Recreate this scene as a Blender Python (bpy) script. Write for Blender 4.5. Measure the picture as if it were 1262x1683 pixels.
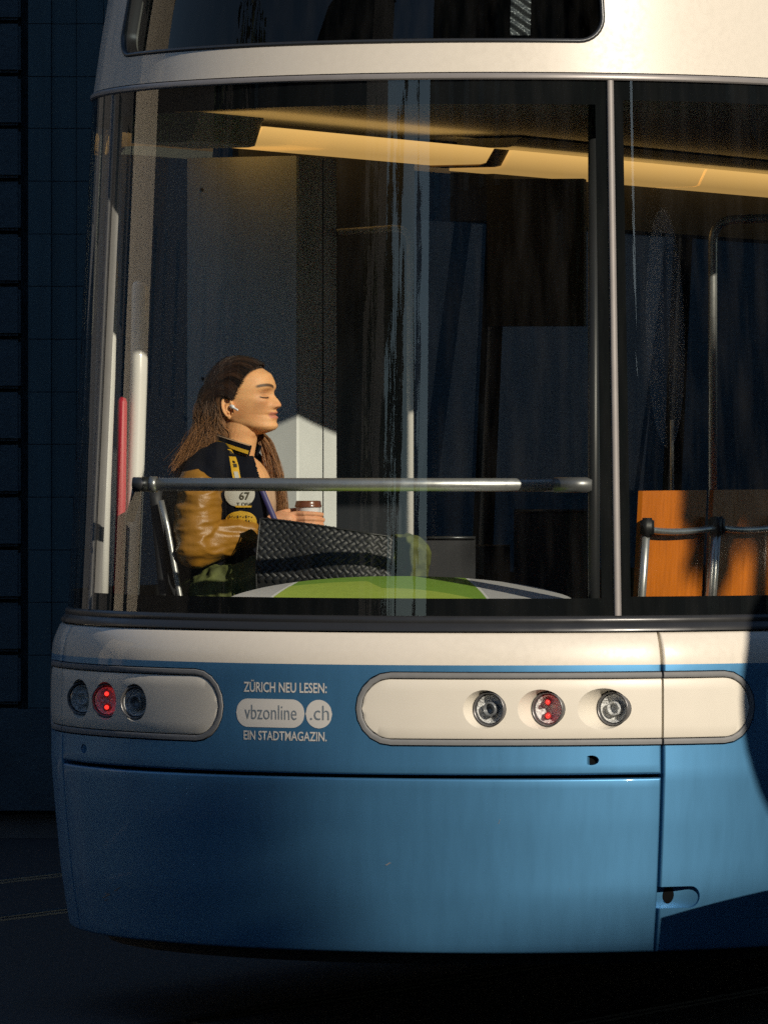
import bpy, bmesh, math, random
import numpy as np
from mathutils import Vector, Matrix, noise
R_ = math.radians
random.seed(7)
for o in list(bpy.data.objects): bpy.data.objects.remove(o)
S = bpy.context.scene
COL = S.collection

# ------------------------------------------------------------------ camera, sky, sun, exposure
CAM_H, CAM_D, FPX, HOR = 1.6, 18.0, 10800.0, 750.0        # eye height, distance, focal length and horizon in photo pixels
cd = bpy.data.cameras.new('camera'); cam = bpy.data.objects.new('camera', cd); COL.objects.link(cam)
cam.location = (0, -CAM_D, CAM_H); cam.rotation_euler = (R_(90), 0, 0)
cd.sensor_fit = 'HORIZONTAL'; cd.sensor_width = 36.0; cd.lens = 36.0 * FPX / 1262
cd.shift_y = -(841.5 - HOR) / 1262; cd.clip_start = 0.1; cd.clip_end = 3000
S.camera = cam
SUN_AZ, SUN_EL = 36.0, 24.0                                # degrees to the right of straight behind the camera, elevation
sv = Vector((math.sin(R_(SUN_AZ)) * math.cos(R_(SUN_EL)), -math.cos(R_(SUN_AZ)) * math.cos(R_(SUN_EL)), math.sin(R_(SUN_EL))))
W = bpy.data.worlds.new('World'); S.world = W; W.use_nodes = True
wn = W.node_tree.nodes; wl = W.node_tree.links
bg = wn['Background']; sky = wn.new('ShaderNodeTexSky'); sky.sky_type = 'NISHITA'; sky.sun_disc = False
sky.sun_elevation = R_(SUN_EL); sky.sun_rotation = math.atan2(sv.x, sv.y)
sky.air_density = 1.0; sky.dust_density = 0.15; sky.ozone_density = 2.0
wl.new(sky.outputs[0], bg.inputs['Color']); bg.inputs['Strength'].default_value = 0.085
ld = bpy.data.lights.new('sun', 'SUN'); ld.energy = 4.3; ld.angle = R_(0.5); ld.color = (1.0, 0.88, 0.72)
sun = bpy.data.objects.new('sun', ld); COL.objects.link(sun); sun.rotation_euler = sv.to_track_quat('Z', 'Y').to_euler()
S.view_settings.view_transform = 'Standard'; S.view_settings.look = 'None'
S.view_settings.exposure = 0.0; S.view_settings.gamma = 1.0; S.view_settings.use_curve_mapping = False
S.render.engine = 'CYCLES'; S.cycles.use_denoising = False
S.cycles.max_bounces = 8; S.cycles.transparent_max_bounces = 16; S.cycles.sample_clamp_indirect = 4.0
S.cycles.caustics_reflective = False; S.cycles.caustics_refractive = False

# ------------------------------------------------------------------ helpers
def at(px, py, Y):
    d = CAM_D + Y
    return Vector(((px - 631) * d / FPX, Y, CAM_H + (HOR - py) * d / FPX))

def wm(o):
    m = o.matrix_parent_inverse @ o.matrix_basis
    return (wm(o.parent) @ m) if o.parent else o.matrix_basis.copy()

def tag(o, label=None, cat=None, group=None, kind=None):
    if label: o['label'] = label
    if cat: o['category'] = cat
    if group: o['group'] = group
    if kind: o['kind'] = kind
    return o

def link(name, me, mats=None, parent=None, smooth=False, matrix=None):
    o = bpy.data.objects.new(name, me); COL.objects.link(o)
    if mats is not None and len(me.materials) == 0:
        for m in (mats if isinstance(mats, (list, tuple)) else [mats]): me.materials.append(m)
    if smooth: me.polygons.foreach_set('use_smooth', [True] * len(me.polygons))
    if matrix is not None: o.matrix_basis = matrix
    if parent:
        o.parent = parent; o.matrix_parent_inverse = wm(parent).inverted()
    return o

def from_bm(name, bm, mats, parent=None, smooth=False):
    bmesh.ops.recalc_face_normals(bm, faces=bm.faces[:])
    me = bpy.data.meshes.new(name); bm.to_mesh(me); bm.free()
    return link(name, me, mats, parent, smooth)

def from_py(name, v, f, mats, parent=None, smooth=False, recalc=False):
    me = bpy.data.meshes.new(name); me.from_pydata([tuple(p) for p in v], [], f); me.update()
    if recalc:
        bm = bmesh.new(); bm.from_mesh(me); bmesh.ops.recalc_face_normals(bm, faces=bm.faces[:]); bm.to_mesh(me); bm.free()
    return link(name, me, mats, parent, smooth)

def empty(name, loc, rz=0):
    o = bpy.data.objects.new(name, None); COL.objects.link(o); o.location = loc; o.rotation_euler = (0, 0, rz); o.empty_display_size = .1
    return o

def bake(o):
    dg = bpy.context.evaluated_depsgraph_get(); dg.update()
    me = bpy.data.meshes.new_from_object(o.evaluated_get(dg)); o.modifiers.clear(); old = o.data; o.data = me; me.name = o.name
    return o

def boolean(o, cutters):
    for c in cutters:
        m = o.modifiers.new('b', 'BOOLEAN'); m.operation = 'DIFFERENCE'; m.solver = 'EXACT'; m.object = c
    bake(o)
    return o

def autosmooth(o, ang=35):
    me = o.data
    bm = bmesh.new(); bm.from_mesh(me)
    for f in bm.faces: f.smooth = True
    for e in bm.edges: e.smooth = e.calc_face_angle(3.0) < R_(ang)
    bm.to_mesh(me); bm.free()
    return o

def kill(os):
    for o in os: bpy.data.objects.remove(o, do_unlink=True)

def bx(bm, c, size, rot=None):
    r = bmesh.ops.create_cube(bm, size=1.0)
    M = Matrix.Translation(c) @ (rot.to_4x4() if rot is not None else Matrix.Identity(4)) @ Matrix.Diagonal((*size, 1))
    bmesh.ops.transform(bm, matrix=M, verts=r['verts']); return r['verts']

def frames(pts):
    pts = [Vector(p) for p in pts]; T = []
    for i in range(len(pts)):
        a = pts[max(i - 1, 0)]; b = pts[min(i + 1, len(pts) - 1)]; T.append((b - a).normalized())
    up = Vector((0, 0, 1)) if abs(T[0].z) < .9 else Vector((1, 0, 0))
    n = T[0].cross(up).normalized(); out = []
    for t in T:
        n = (n - t * n.dot(t)).normalized(); out.append((t, n, t.cross(n)))
    return pts, out

def tube(bm, pts, r, seg=12, caps=True, flat=1.0):
    pts, fr = frames(pts); rs = r if isinstance(r, (list, tuple)) else [r] * len(pts); rings = []
    for p, (t, n, b), q in zip(pts, fr, rs):
        rings.append([bm.verts.new(p + n * (q * math.cos(2 * math.pi * k / seg)) + b * (q * flat * math.sin(2 * math.pi * k / seg))) for k in range(seg)])
    for A, B in zip(rings[:-1], rings[1:]):
        for k in range(seg): bm.faces.new((A[k], A[(k + 1) % seg], B[(k + 1) % seg], B[k]))
    if caps: bm.faces.new(rings[0][::-1]); bm.faces.new(rings[-1])
    return rings

def capsule(bm, p0, p1, r0, r1, seg=20):
    p0 = Vector(p0); p1 = Vector(p1); d = (p1 - p0).normalized(); P = []; Q = []
    for k in range(5):
        a = math.pi / 2 * (1 - k / 5); P.append(p0 - d * r0 * math.sin(a)); Q.append(max(r0 * math.cos(a), r0 * .02))
    for k in range(7):
        t = k / 6; P.append(p0.lerp(p1, t)); Q.append(r0 + (r1 - r0) * t)
    for k in range(1, 6):
        a = math.pi / 2 * k / 5; P.append(p1 + d * r1 * math.sin(a)); Q.append(max(r1 * math.cos(a), r1 * .02))
    tube(bm, P, Q, seg)

def ellip(bm, c, rad, rot=None, seg=24):
    r = bmesh.ops.create_uvsphere(bm, u_segments=seg, v_segments=seg // 2 + 2, radius=1)
    M = Matrix.Translation(c) @ (rot.to_4x4() if rot is not None else Matrix.Identity(4)) @ Matrix.Diagonal((*rad, 1))
    bmesh.ops.transform(bm, matrix=M, verts=r['verts'])

def grid(fn, us, vs, v=None, f=None, flip=False):
    v = [] if v is None else v; f = [] if f is None else f; b = len(v); n = len(vs)
    for u in us:
        for w in vs: v.append(fn(u, w))
    for i in range(len(us) - 1):
        for j in range(n - 1):
            q = (b + i * n + j, b + (i + 1) * n + j, b + (i + 1) * n + j + 1, b + i * n + j + 1)
            f.append(q[::-1] if flip else q)
    return v, f

def lin(a, b, n): return [a + (b - a) * i / n for i in range(n + 1)]

# ------------------------------------------------------------------ materials
def mat(name, col, rough=.5, metal=0., spec=.5, var=.0, scale=20., bump=0., bscale=80., coat=0., emit=None, estr=0., rvar=0., stretch=None):
    m = bpy.data.materials.new(name); m.use_nodes = True; nt = m.node_tree; b = nt.nodes['Principled BSDF']
    b.inputs['Base Color'].default_value = (*col, 1); b.inputs['Roughness'].default_value = rough
    b.inputs['Metallic'].default_value = metal; b.inputs['Specular IOR Level'].default_value = spec
    b.inputs['Coat Weight'].default_value = coat; b.inputs['Coat Roughness'].default_value = .06
    if emit: b.inputs['Emission Color'].default_value = (*emit, 1); b.inputs['Emission Strength'].default_value = estr
    if var or bump or rvar:
        tc = nt.nodes.new('ShaderNodeTexCoord'); src = tc.outputs['Object']
        if stretch:
            mp = nt.nodes.new('ShaderNodeMapping'); mp.inputs['Scale'].default_value = stretch; nt.links.new(src, mp.inputs[0]); src = mp.outputs[0]
        n = nt.nodes.new('ShaderNodeTexNoise'); n.inputs['Scale'].default_value = scale; n.inputs['Detail'].default_value = 5
        nt.links.new(src, n.inputs['Vector'])
        if var:
            mr = nt.nodes.new('ShaderNodeMapRange'); mr.inputs[1].default_value = .3; mr.inputs[2].default_value = .7
            mr.inputs[3].default_value = 1 - var; mr.inputs[4].default_value = 1 + var; nt.links.new(n.outputs[0], mr.inputs[0])
            mx = nt.nodes.new('ShaderNodeMix'); mx.data_type = 'RGBA'; mx.blend_type = 'MULTIPLY'; mx.inputs[0].default_value = 1
            mx.inputs[6].default_value = (*col, 1); nt.links.new(mr.outputs[0], mx.inputs[7]); nt.links.new(mx.outputs[2], b.inputs['Base Color'])
        if rvar:
            mr2 = nt.nodes.new('ShaderNodeMapRange'); mr2.inputs[1].default_value = .3; mr2.inputs[2].default_value = .7
            mr2.inputs[3].default_value = max(rough - rvar, .02); mr2.inputs[4].default_value = rough + rvar
            nt.links.new(n.outputs[0], mr2.inputs[0]); nt.links.new(mr2.outputs[0], b.inputs['Roughness'])
        if bump:
            n2 = nt.nodes.new('ShaderNodeTexNoise'); n2.inputs['Scale'].default_value = bscale; n2.inputs['Detail'].default_value = 3
            nt.links.new(src, n2.inputs['Vector']); bp = nt.nodes.new('ShaderNodeBump'); bp.inputs['Strength'].default_value = bump
            bp.inputs['Distance'].default_value = .01; nt.links.new(n2.outputs[0], bp.inputs['Height']); nt.links.new(bp.outputs[0], b.inputs['Normal'])
    return m

def glass_mat(name, tint, ior=1.55, rough=0.0):
    m = bpy.data.materials.new(name); m.use_nodes = True; nt = m.node_tree; nt.nodes.remove(nt.nodes['Principled BSDF'])
    out = nt.nodes['Material Output']; tr = nt.nodes.new('ShaderNodeBsdfTransparent'); tr.inputs[0].default_value = (*tint, 1)
    gl = nt.nodes.new('ShaderNodeBsdfGlossy'); gl.inputs['Roughness'].default_value = rough; gl.inputs['Color'].default_value = (1, 1, 1, 1)
    ge = nt.nodes.new('ShaderNodeNewGeometry'); dt = nt.nodes.new('ShaderNodeVectorMath'); dt.operation = 'DOT_PRODUCT'
    nt.links.new(ge.outputs['Normal'], dt.inputs[0]); nt.links.new(ge.outputs['Incoming'], dt.inputs[1])
    def mth(op, a, b=None):
        q = nt.nodes.new('ShaderNodeMath'); q.operation = op
        for i, x in enumerate((a, b)):
            if x is None: continue
            if isinstance(x, (int, float)): q.inputs[i].default_value = x
            else: nt.links.new(x, q.inputs[i])
        return q.outputs[0]
    f0 = ((ior - 1) / (ior + 1)) ** 2                       # Schlick, both faces of the pane alike
    w5 = mth('POWER', mth('SUBTRACT', 1.0, mth('MINIMUM', mth('ABSOLUTE', dt.outputs['Value']), 1.0)), 5.0)
    fr = mth('ADD', mth('MULTIPLY', w5, 1 - f0), f0)
    mx = nt.nodes.new('ShaderNodeMixShader'); nt.links.new(fr, mx.inputs[0]); nt.links.new(tr.outputs[0], mx.inputs[1]); nt.links.new(gl.outputs[0], mx.inputs[2])
    # dust film: a faint diffuse layer on the outside, patchy and streaked
    df = nt.nodes.new('ShaderNodeBsdfDiffuse'); df.inputs[0].default_value = (.55, .53, .5, 1)
    tc = nt.nodes.new('ShaderNodeTexCoord'); mp = nt.nodes.new('ShaderNodeMapping'); mp.inputs['Scale'].default_value = (9, 9, 1.2)
    nz = nt.nodes.new('ShaderNodeTexNoise'); nz.inputs['Scale'].default_value = 3; nz.inputs['Detail'].default_value = 6
    mr = nt.nodes.new('ShaderNodeMapRange'); mr.inputs[1].default_value = .42; mr.inputs[2].default_value = .8; mr.inputs[3].default_value = .0; mr.inputs[4].default_value = .011
    nt.links.new(tc.outputs['Object'], mp.inputs[0]); nt.links.new(mp.outputs[0], nz.inputs[0]); nt.links.new(nz.outputs[0], mr.inputs[0])
    m2 = nt.nodes.new('ShaderNodeMixShader'); nt.links.new(mr.outputs[0], m2.inputs[0]); nt.links.new(mx.outputs[0], m2.inputs[1]); nt.links.new(df.outputs[0], m2.inputs[2])
    nt.links.new(m2.outputs[0], out.inputs[0]); return m

M = {}
M['blue'] = mat('blue_paint', (.085, .268, .49), .50, metal=.66, var=.016, scale=9, coat=.3, rvar=.02, bump=.006, bscale=1.6, stretch=(4, 4, .7))
M['cream'] = mat('cream_paint', (.74, .69, .60), .38, var=.02, scale=60, coat=.4, rvar=.06, bump=.01, bscale=1.8)
M['podwhite'] = mat('pod_white', (.74, .70, .61), .4, var=.02, scale=12, coat=.25)
M['rim'] = mat('pod_rim_grey', (.20, .205, .21), .62, metal=.0, var=.06, scale=30)
M['black'] = mat('black_rubber', (.012, .012, .013), .5)
M['shell'] = mat('dark_shell', (.006, .007, .008), .9, spec=.05)
M['frit'] = mat('glass_border_black', (.004, .005, .006), .9, spec=.1)
M['sill'] = mat('sill_trim', (.05, .052, .055), .32, metal=.5, rvar=.06, scale=14)
M['mull'] = mat('mullion_grey', (.27, .255, .25), .38, metal=.2, var=.05)
M['chrome'] = mat('brushed_steel', (.50, .50, .49), .36, metal=.75, rvar=.06, scale=40)
M['midmetal'] = mat('mid_metal', (.22, .22, .225), .38, metal=.6)
M['postblack'] = mat('post_black', (.02, .021, .023), .4, spec=.4)
M['polegrey'] = mat('pole_grey', (.58, .55, .50), .4)
M['darkmetal'] = mat('dark_metal', (.08, .085, .09), .35, metal=.7)
M['lining'] = mat('lining_grey', (.72, .74, .72), .6, var=.04, scale=8)
M['ceil'] = mat('ceiling_grey', (.30, .32, .325), .55, var=.05, scale=6)
M['floor'] = mat('tram_floor', (.03, .03, .035), .7)
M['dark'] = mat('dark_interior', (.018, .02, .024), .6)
M['seatdark'] = mat('seat_dark', (.02, .021, .025), .6)
M['lamp'] = mat('lamp_diffuser', (.7, .5, .25), .5, emit=(1., .57, .17), estr=.62)
nt = M['lamp'].node_tree; tc = nt.nodes.new('ShaderNodeTexCoord'); sx = nt.nodes.new('ShaderNodeSeparateXYZ'); mr = nt.nodes.new('ShaderNodeMapRange'); nt.links.new(tc.outputs['Object'], sx.inputs[0])
nt.links.new(sx.outputs['Z'], mr.inputs[0])                       # emission raised towards the top of the diffuser
for i_, x_ in ((1, 2.525), (2, 2.58), (3, .42), (4, .86)): mr.inputs[i_].default_value = x_
nt.links.new(mr.outputs[0], nt.nodes['Principled BSDF'].inputs['Emission Strength'])
M['lampend'] = mat('lamp_end', (.35, .24, .10), .5)
M['wood'] = mat('orange_plywood', (.66, .175, .010), .38, var=.13, scale=9, stretch=(6, 6, 1), coat=.3)
M['green'] = mat('shelf_green', (.20, .36, .045), .5, var=.06, scale=40)
M['lime'] = mat('shelf_lime', (.38, .50, .075), .5, var=.06, scale=40)
M['shelfgrey'] = mat('shelf_grey', (.50, .49, .48), .5, var=.04, scale=40)
M['line'] = mat('shelf_line', (.75, .74, .68), .5)
M['glass'] = glass_mat('tram_glass', (.93, .96, .95), 1.8)
M['upglass'] = glass_mat('upper_glass', (.3, .33, .34), 1.45)
M['lens'] = glass_mat('lamp_lens', (.9, .92, .93), 1.45, .02)
M['reflector'] = mat('lamp_reflector', (.80, .80, .79), .35, metal=.1, bump=1., var=.3, scale=150, bscale=120)
M['lampmid'] = mat('lamp_mid_grey', (.30, .31, .32), .3, metal=.3)
M['led'] = mat('red_led', (.5, .01, .01), .3, emit=(1., .03, .02), estr=2.2)
M['redlens'] = mat('red_glow', (.30, .04, .04), .3, emit=(1., .03, .02), estr=.05)
M['letter'] = mat('letter_white', (.62, .61, .58), .5)
M['letterdark'] = mat('letter_dark', (.16, .2, .24), .5)
M['foil'] = mat('silver_foil', (.6, .6, .58), .35, metal=.6, bump=.35, bscale=45)

# ------------------------------------------------------------------ tram geometry: round tail, radius R(z) about C, sides running back along AX
TH = 27.0
C = Vector((.315, 1.2)); AX = Vector((math.sin(R_(TH)), math.cos(R_(TH)))); NR = Vector((math.cos(R_(TH)), -math.sin(R_(TH))))
PF_Z = [.18, .237, .40, .60, .725, .95, 1.02, 1.05, 1.075, 1.10, 1.117, 1.163, 2.637, 2.655, 2.8, 3.0, 3.2, 3.32, 3.42, 3.48, 3.5]
PF_R = [1.215, 1.232, 1.257, 1.276, 1.285, 1.285, 1.285, 1.282, 1.276, 1.266, 1.256, 1.236, 1.165, 1.163, 1.142, 1.108, 1.062, 1.015, .94, .84, .72]
def Rz(z): return float(np.interp(z, PF_Z, PF_R))
PH1, PH0, KM = 90 - TH, -90 - TH, .0209
def pol(ph, r, z):
    t = 0.; p = ph
    if ph > PH1: t = (ph - PH1) * KM; p = PH1
    if ph < PH0: t = (PH0 - ph) * KM; p = PH0
    x = C.x + r * math.sin(R_(p)) + AX.x * t; y = C.y - r * math.cos(R_(p)) + AX.y * t
    return Vector((x, y, z))
def surf(ph, z, off=0.): return pol(ph, Rz(z) + off, z)
def px_of(p): return 631 + p.x * FPX / (CAM_D + p.y)
def phi_at(px, r):
    a, b = -62., 62.
    for _ in range(50):
        m = (a + b) / 2
        if px_of(pol(m, r, 1)) < px: a = m
        else: b = m
    return a
def z_at(py, ph, r):
    p = pol(ph, r, 1); return CAM_H + (HOR - py) * (CAM_D + p.y) / FPX
def mir(ph): return -2 * TH - ph
def tl(u, w, z):                       # tram-local: u to the tram's right of its axis, w along the axis from C
    return Vector((C.x + NR.x * u + AX.x * w, C.y + NR.y * u + AX.y * w, z))
def deg(x, r=1.285): return math.degrees(x / r)

tram = empty('tram', (C.x, C.y, 0), -R_(TH))
tag(tram, 'blue and cream tram tail with a wide wraparound window, tail lamps glowing red', 'tram')

def edges(a, b, f, step):
    n = max(2, int((b - a - 2 * f) / step)); return [a, a + f * .12, a + f * .35, a + f * .65] + lin(a + f, b - f, n) + [b - f * .65, b - f * .35, b - f * .12, b]

def panel(name, p0, p1, z0, z1, mats, fil=.007, thick=.045, zsplit=None, step=1.6, parent=tram, extra=()):
    fd = deg(fil); us = edges(p0, p1, fd, step); vs = edges(z0, z1, fil, .02)
    if zsplit:
        vs = sorted([v for v in vs if abs(v - zsplit) > .004] + [zsplit])
    def fn(u, z):
        e = min((u - p0) * math.pi / 180 * 1.27, (p1 - u) * math.pi / 180 * 1.27, z - z0, z1 - z)
        o = 0 if e >= fil else -fil * (1 - math.sqrt(max(0, 1 - (1 - max(e, 0) / fil) ** 2)))
        return surf(u, z, o)
    v, f = grid(fn, us, vs); nb = len(v); n = len(vs); m = len(us); nf = len(f)
    grid(lambda u, z: surf(u, z, -thick), us, vs, v, f, True)
    for i in range(m - 1):
        f.append((i * n, nb + i * n, nb + (i + 1) * n, (i + 1) * n)); f.append((i * n + n - 1, (i + 1) * n + n - 1, nb + (i + 1) * n + n - 1, nb + i * n + n - 1))
    for j in range(n - 1):
        f.append((j, j + 1, nb + j + 1, nb + j)); k = (m - 1) * n; f.append((k + j, nb + k + j, nb + k + j + 1, k + j + 1))
    o = from_py(name, v, f, mats, parent, recalc=True)
    if zsplit:
        for p in o.data.polygons:
            if p.center.z > zsplit: p.material_index = 1
    return o

def strip(name, p0, p1, prof, m, step=1.5, parent=tram, closed=True, smooth=True):   # sweep a (z, offset) profile round the tail
    us = lin(p0, p1, max(2, int(abs(p1 - p0) / step)))
    pr = prof + [prof[0]] if closed else prof
    v, f = grid(lambda u, w: surf(u, w[0], w[1]), us, pr)
    n = len(pr)
    o = from_py(name, v, f, m, parent)
    bm = bmesh.new(); bm.from_mesh(o.data); bmesh.ops.remove_doubles(bm, verts=bm.verts[:], dist=1e-5)
    if closed: bmesh.ops.holes_fill(bm, edges=[e for e in bm.edges if e.is_boundary], sides=0)
    bmesh.ops.recalc_face_normals(bm, faces=bm.faces[:]); bm.to_mesh(o.data); bm.free()
    if smooth: autosmooth(o, 40)
    return o

PS = phi_at(1087, 1.285); GAP = deg(.007)
FAR = PH1 + 9.0 / KM; FARL = PH0 - 9.0 / KM
ZS = z_at(1094, 0, 1.285); ZSEAM = z_at(1281, 0, 1.285); ZBOT = .238; ZTOP = 1.117; ZP = z_at(1166, 8, 1.285)

# dark shell behind the panel joints, underframe, floor
strip('inner_shell', FARL, FAR, [(.27, -.05), (1.13, -.05), (1.13, -.075), (.27, -.075)], M['shell'], step=4, smooth=False)
bm = bmesh.new()
for (z0, z1, rr) in ((.20, .345, 1.12),):
    ring = [pol(p, rr, 0) for p in lin(FARL, FAR, 160)]
    A = [bm.verts.new((p.x, p.y, z0)) for p in ring]; B = [bm.verts.new((p.x, p.y, z1)) for p in ring]
    bm.faces.new(A[::-1]); bm.faces.new(B)
    for i in range(len(ring)): j = (i + 1) % len(ring); bm.faces.new((A[i], A[j], B[j], B[i]))
from_bm('floor', bm, M['floor'], tram)

# cutters
def stadium(p0, p1, zc, h, r=1.285, n=10):
    # outline points (phi, z) counterclockwise, p0..p1 including the round ends
    hd = deg(h, r); pts = []
    for k in range(n + 1):
        a = -math.pi / 2 + math.pi * k / n; pts.append((p1 - hd + hd * math.cos(a), zc + h * math.sin(a)))
    for p in lin(p1 - hd, p0 + hd, 26)[1:-1]: pts.append((p, zc + h))
    for k in range(n + 1):
        a = math.pi / 2 + math.pi * k / n; pts.append((p0 + hd + hd * math.cos(a), zc + h * math.sin(a)))
    for p in lin(p0 + hd, p1 - hd, 26)[1:-1]: pts.append((p, zc - h))
    return pts
def prism(pts, o0, o1, rfix=None):
    bm = bmesh.new(); g = (lambda p, z, o: pol(p, rfix + o, z)) if rfix else surf
    A = [bm.verts.new(g(p, z, o0)) for p, z in pts]; B = [bm.verts.new(g(p, z, o1)) for p, z in pts]; n = len(pts)
    for i in range(n): j = (i + 1) % n; bm.faces.new((A[i], A[j], B[j], B[i]))
    # caps as column strips (the outline is symmetric about its middle line)
    for ring in (A, B):
        bmesh.ops.triangle_fill(bm, edges=[e for e in bm.edges if e.verts[0] in ring and e.verts[1] in ring], use_beauty=True) if False else None
    fa = bm.faces.new(A[::-1]); fb = bm.faces.new(B)
    bmesh.ops.triangulate(bm, faces=[fa, fb], quad_method='BEAUTY', ngon_method='EAR_CLIP')
    return from_bm('cutter', bm, M['shell'])

PL, PR = phi_at(583, 1.285), phi_at(1241, 1.285)
podspans = [(PL, PR), (mir(PR), mir(PL))]
HO, HI = .1025, .0835
podcut = [prism(stadium(a, b, ZP, HO), -.2, .1) for a, b in podspans]

bump = panel('lower_bumper', mir(PS), PS, ZBOT, ZSEAM, M['blue'])
autosmooth(bump)
rear = panel('rear_panel', mir(PS), PS, ZSEAM + .010, ZTOP, [M['blue'], M['cream']], zsplit=ZS)
# towing-eye holes either side
holes = []
for ph in (phi_at(972, 1.285), mir(phi_at(972, 1.285))):
    zz = z_at(1250, 12, 1.285)
    holes.append(prism([(ph + deg(.021) * math.cos(t), zz + .0135 * math.sin(t)) for t in lin(0, 2 * math.pi, 18)[:-1]], -.2, .1))
boolean(rear, podcut + holes); autosmooth(rear)
side = panel('side_panel', PS + GAP, FAR, ZBOT, ZTOP, [M['blue'], M['cream']], zsplit=ZS, step=3)
ZN = z_at(1476, 22, 1.26)
notch = prism(stadium(PS - 2, phi_at(1152, 1.262), ZN, .03), -.2, .1)
boolean(side, [podcut[0], notch]); autosmooth(side)
sideL = panel('side_panel', FARL, mir(PS) - GAP, ZBOT, ZTOP, [M['blue'], M['cream']], zsplit=ZS, step=3)
boolean(sideL, [podcut[1]]); autosmooth(sideL)
# scoop inside the notch and in the towing-eye holes
n0, n1 = PS + GAP, phi_at(1152, 1.262)
v, f = grid(lambda u, z: surf(u, z, -.037 + .030 * max(0, (u - n0) / (n1 - n0)) ** 2.5), lin(n0 - .3, n1 + .1, 14), lin(ZN - .033, ZN + .033, 6))
from_py('notch_scoop', v, f, M['blue'], tram, True)
hc = phi_at(1108, 1.262); pts = [(hc + deg(.0165) * math.cos(t), ZN + .004 + .023 * math.sin(t)) for t in lin(0, 2 * math.pi, 24)[:-1]]
from_py('notch_hole_disc', [surf(p, z, -.037 + .030 * max(0, (p - n0) / (n1 - n0)) ** 2.5 + .002) for p, z in pts], [tuple(range(len(pts)))], M['shell'], tram)  # flat black disc, the hole's inner darkness put into the colour
for ph in (phi_at(972, 1.285), mir(phi_at(972, 1.285))):
    zz = z_at(1250, 12, 1.285)
    v, f = grid(lambda u, z: surf(u, z, -.03 + .027 * max(0, min(1, (ph + .35 - u) / .8))), lin(ph - 1.0, ph + 1.1, 8), lin(zz - .016, zz + .016, 4))
    for i in range(0): pass
    from_py('hole_scoop', v, f, M['blue'], tram, True)
    pts = [(ph + .25 + deg(.0125) * math.cos(t), zz + .0115 * math.sin(t)) for t in lin(0, 2 * math.pi, 16)[:-1]]
    from_py('tow_hole_disc', [surf(p, z, -.0145) for p, z in pts], [tuple(range(len(pts)))], M['shell'], tram)  # black disc stands in for the dark depth of the hole

for (x, y, L, a) in ((165, 1474, .055, .25), (178, 1470, .04, -.12), (195, 1462, .05, .3), (150, 1480, .03, .1), (1095 - 160, 1462, .012, 1.5), (320, 1549, .012, 0.), (640, 1420, .02, .4), (820, 1350, .015, 1.2)):
    p0 = phi_at(x, 1.25); z0 = z_at(y, p0, 1.25); v = []
    for t in lin(-.5, .5, 6):
        w = .0016 * (1 - abs(2 * t) ** 2) + .0002
        for q in (-1, 1): v.append(surf(p0 + deg(L * t * math.cos(a)), z0 + L * t * math.sin(a) + q * w + .0012 * math.sin(9 * t), .0006))
    from_py('scuff', v, [(2 * k, 2 * k + 2, 2 * k + 3, 2 * k + 1) for k in range(6)], M['mull'], bump)
# lamp pods
AX3 = Vector((AX.x, AX.y, 0)); UPV = Vector((0, 0, 1)); NR3 = Vector((NR.x, NR.y, 0))
lampR = [phi_at(800, 1.285), phi_at(895, 1.285), phi_at(1001, 1.285)]
lamps = [(p, k, False) for k, p in enumerate(lampR)] + [(mir(p), k, True) for k, p in enumerate(lampR)]
def lamp_frame(ph):
    p = surf(ph, ZP); n = (surf(ph, ZP, .1) - p).normalized(); ang = math.acos(min(1, abs(n.dot(AX3))))
    return p, ang
lampcut = []
LR = .047
for ph, k, left in lamps:
    p, ang = lamp_frame(ph); dpt = LR * math.tan(ang) * .62 + .002
    bm = bmesh.new(); c0 = p + AX3 * dpt
    tube(bm, [c0 - AX3 * .16, c0 - AX3 * .0, c0 + AX3 * .03], [LR * 1.9, LR * 1.02, LR * 1.02], 40)
    lampcut.append(from_bm('cutter', bm, M['shell']))
slab = []
for pa, pb in ((PS, PS + GAP), (mir(PS) - GAP, mir(PS))):
    bm = bmesh.new(); vv = [bm.verts.new(surf(p, z, o)) for p in (pa, pb) for z in (.7, 1.05) for o in (-.25, .15)]
    bmesh.ops.convex_hull(bm, input=bm.verts[:]); slab.append(from_bm('cutter', bm, M['shell']))
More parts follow.
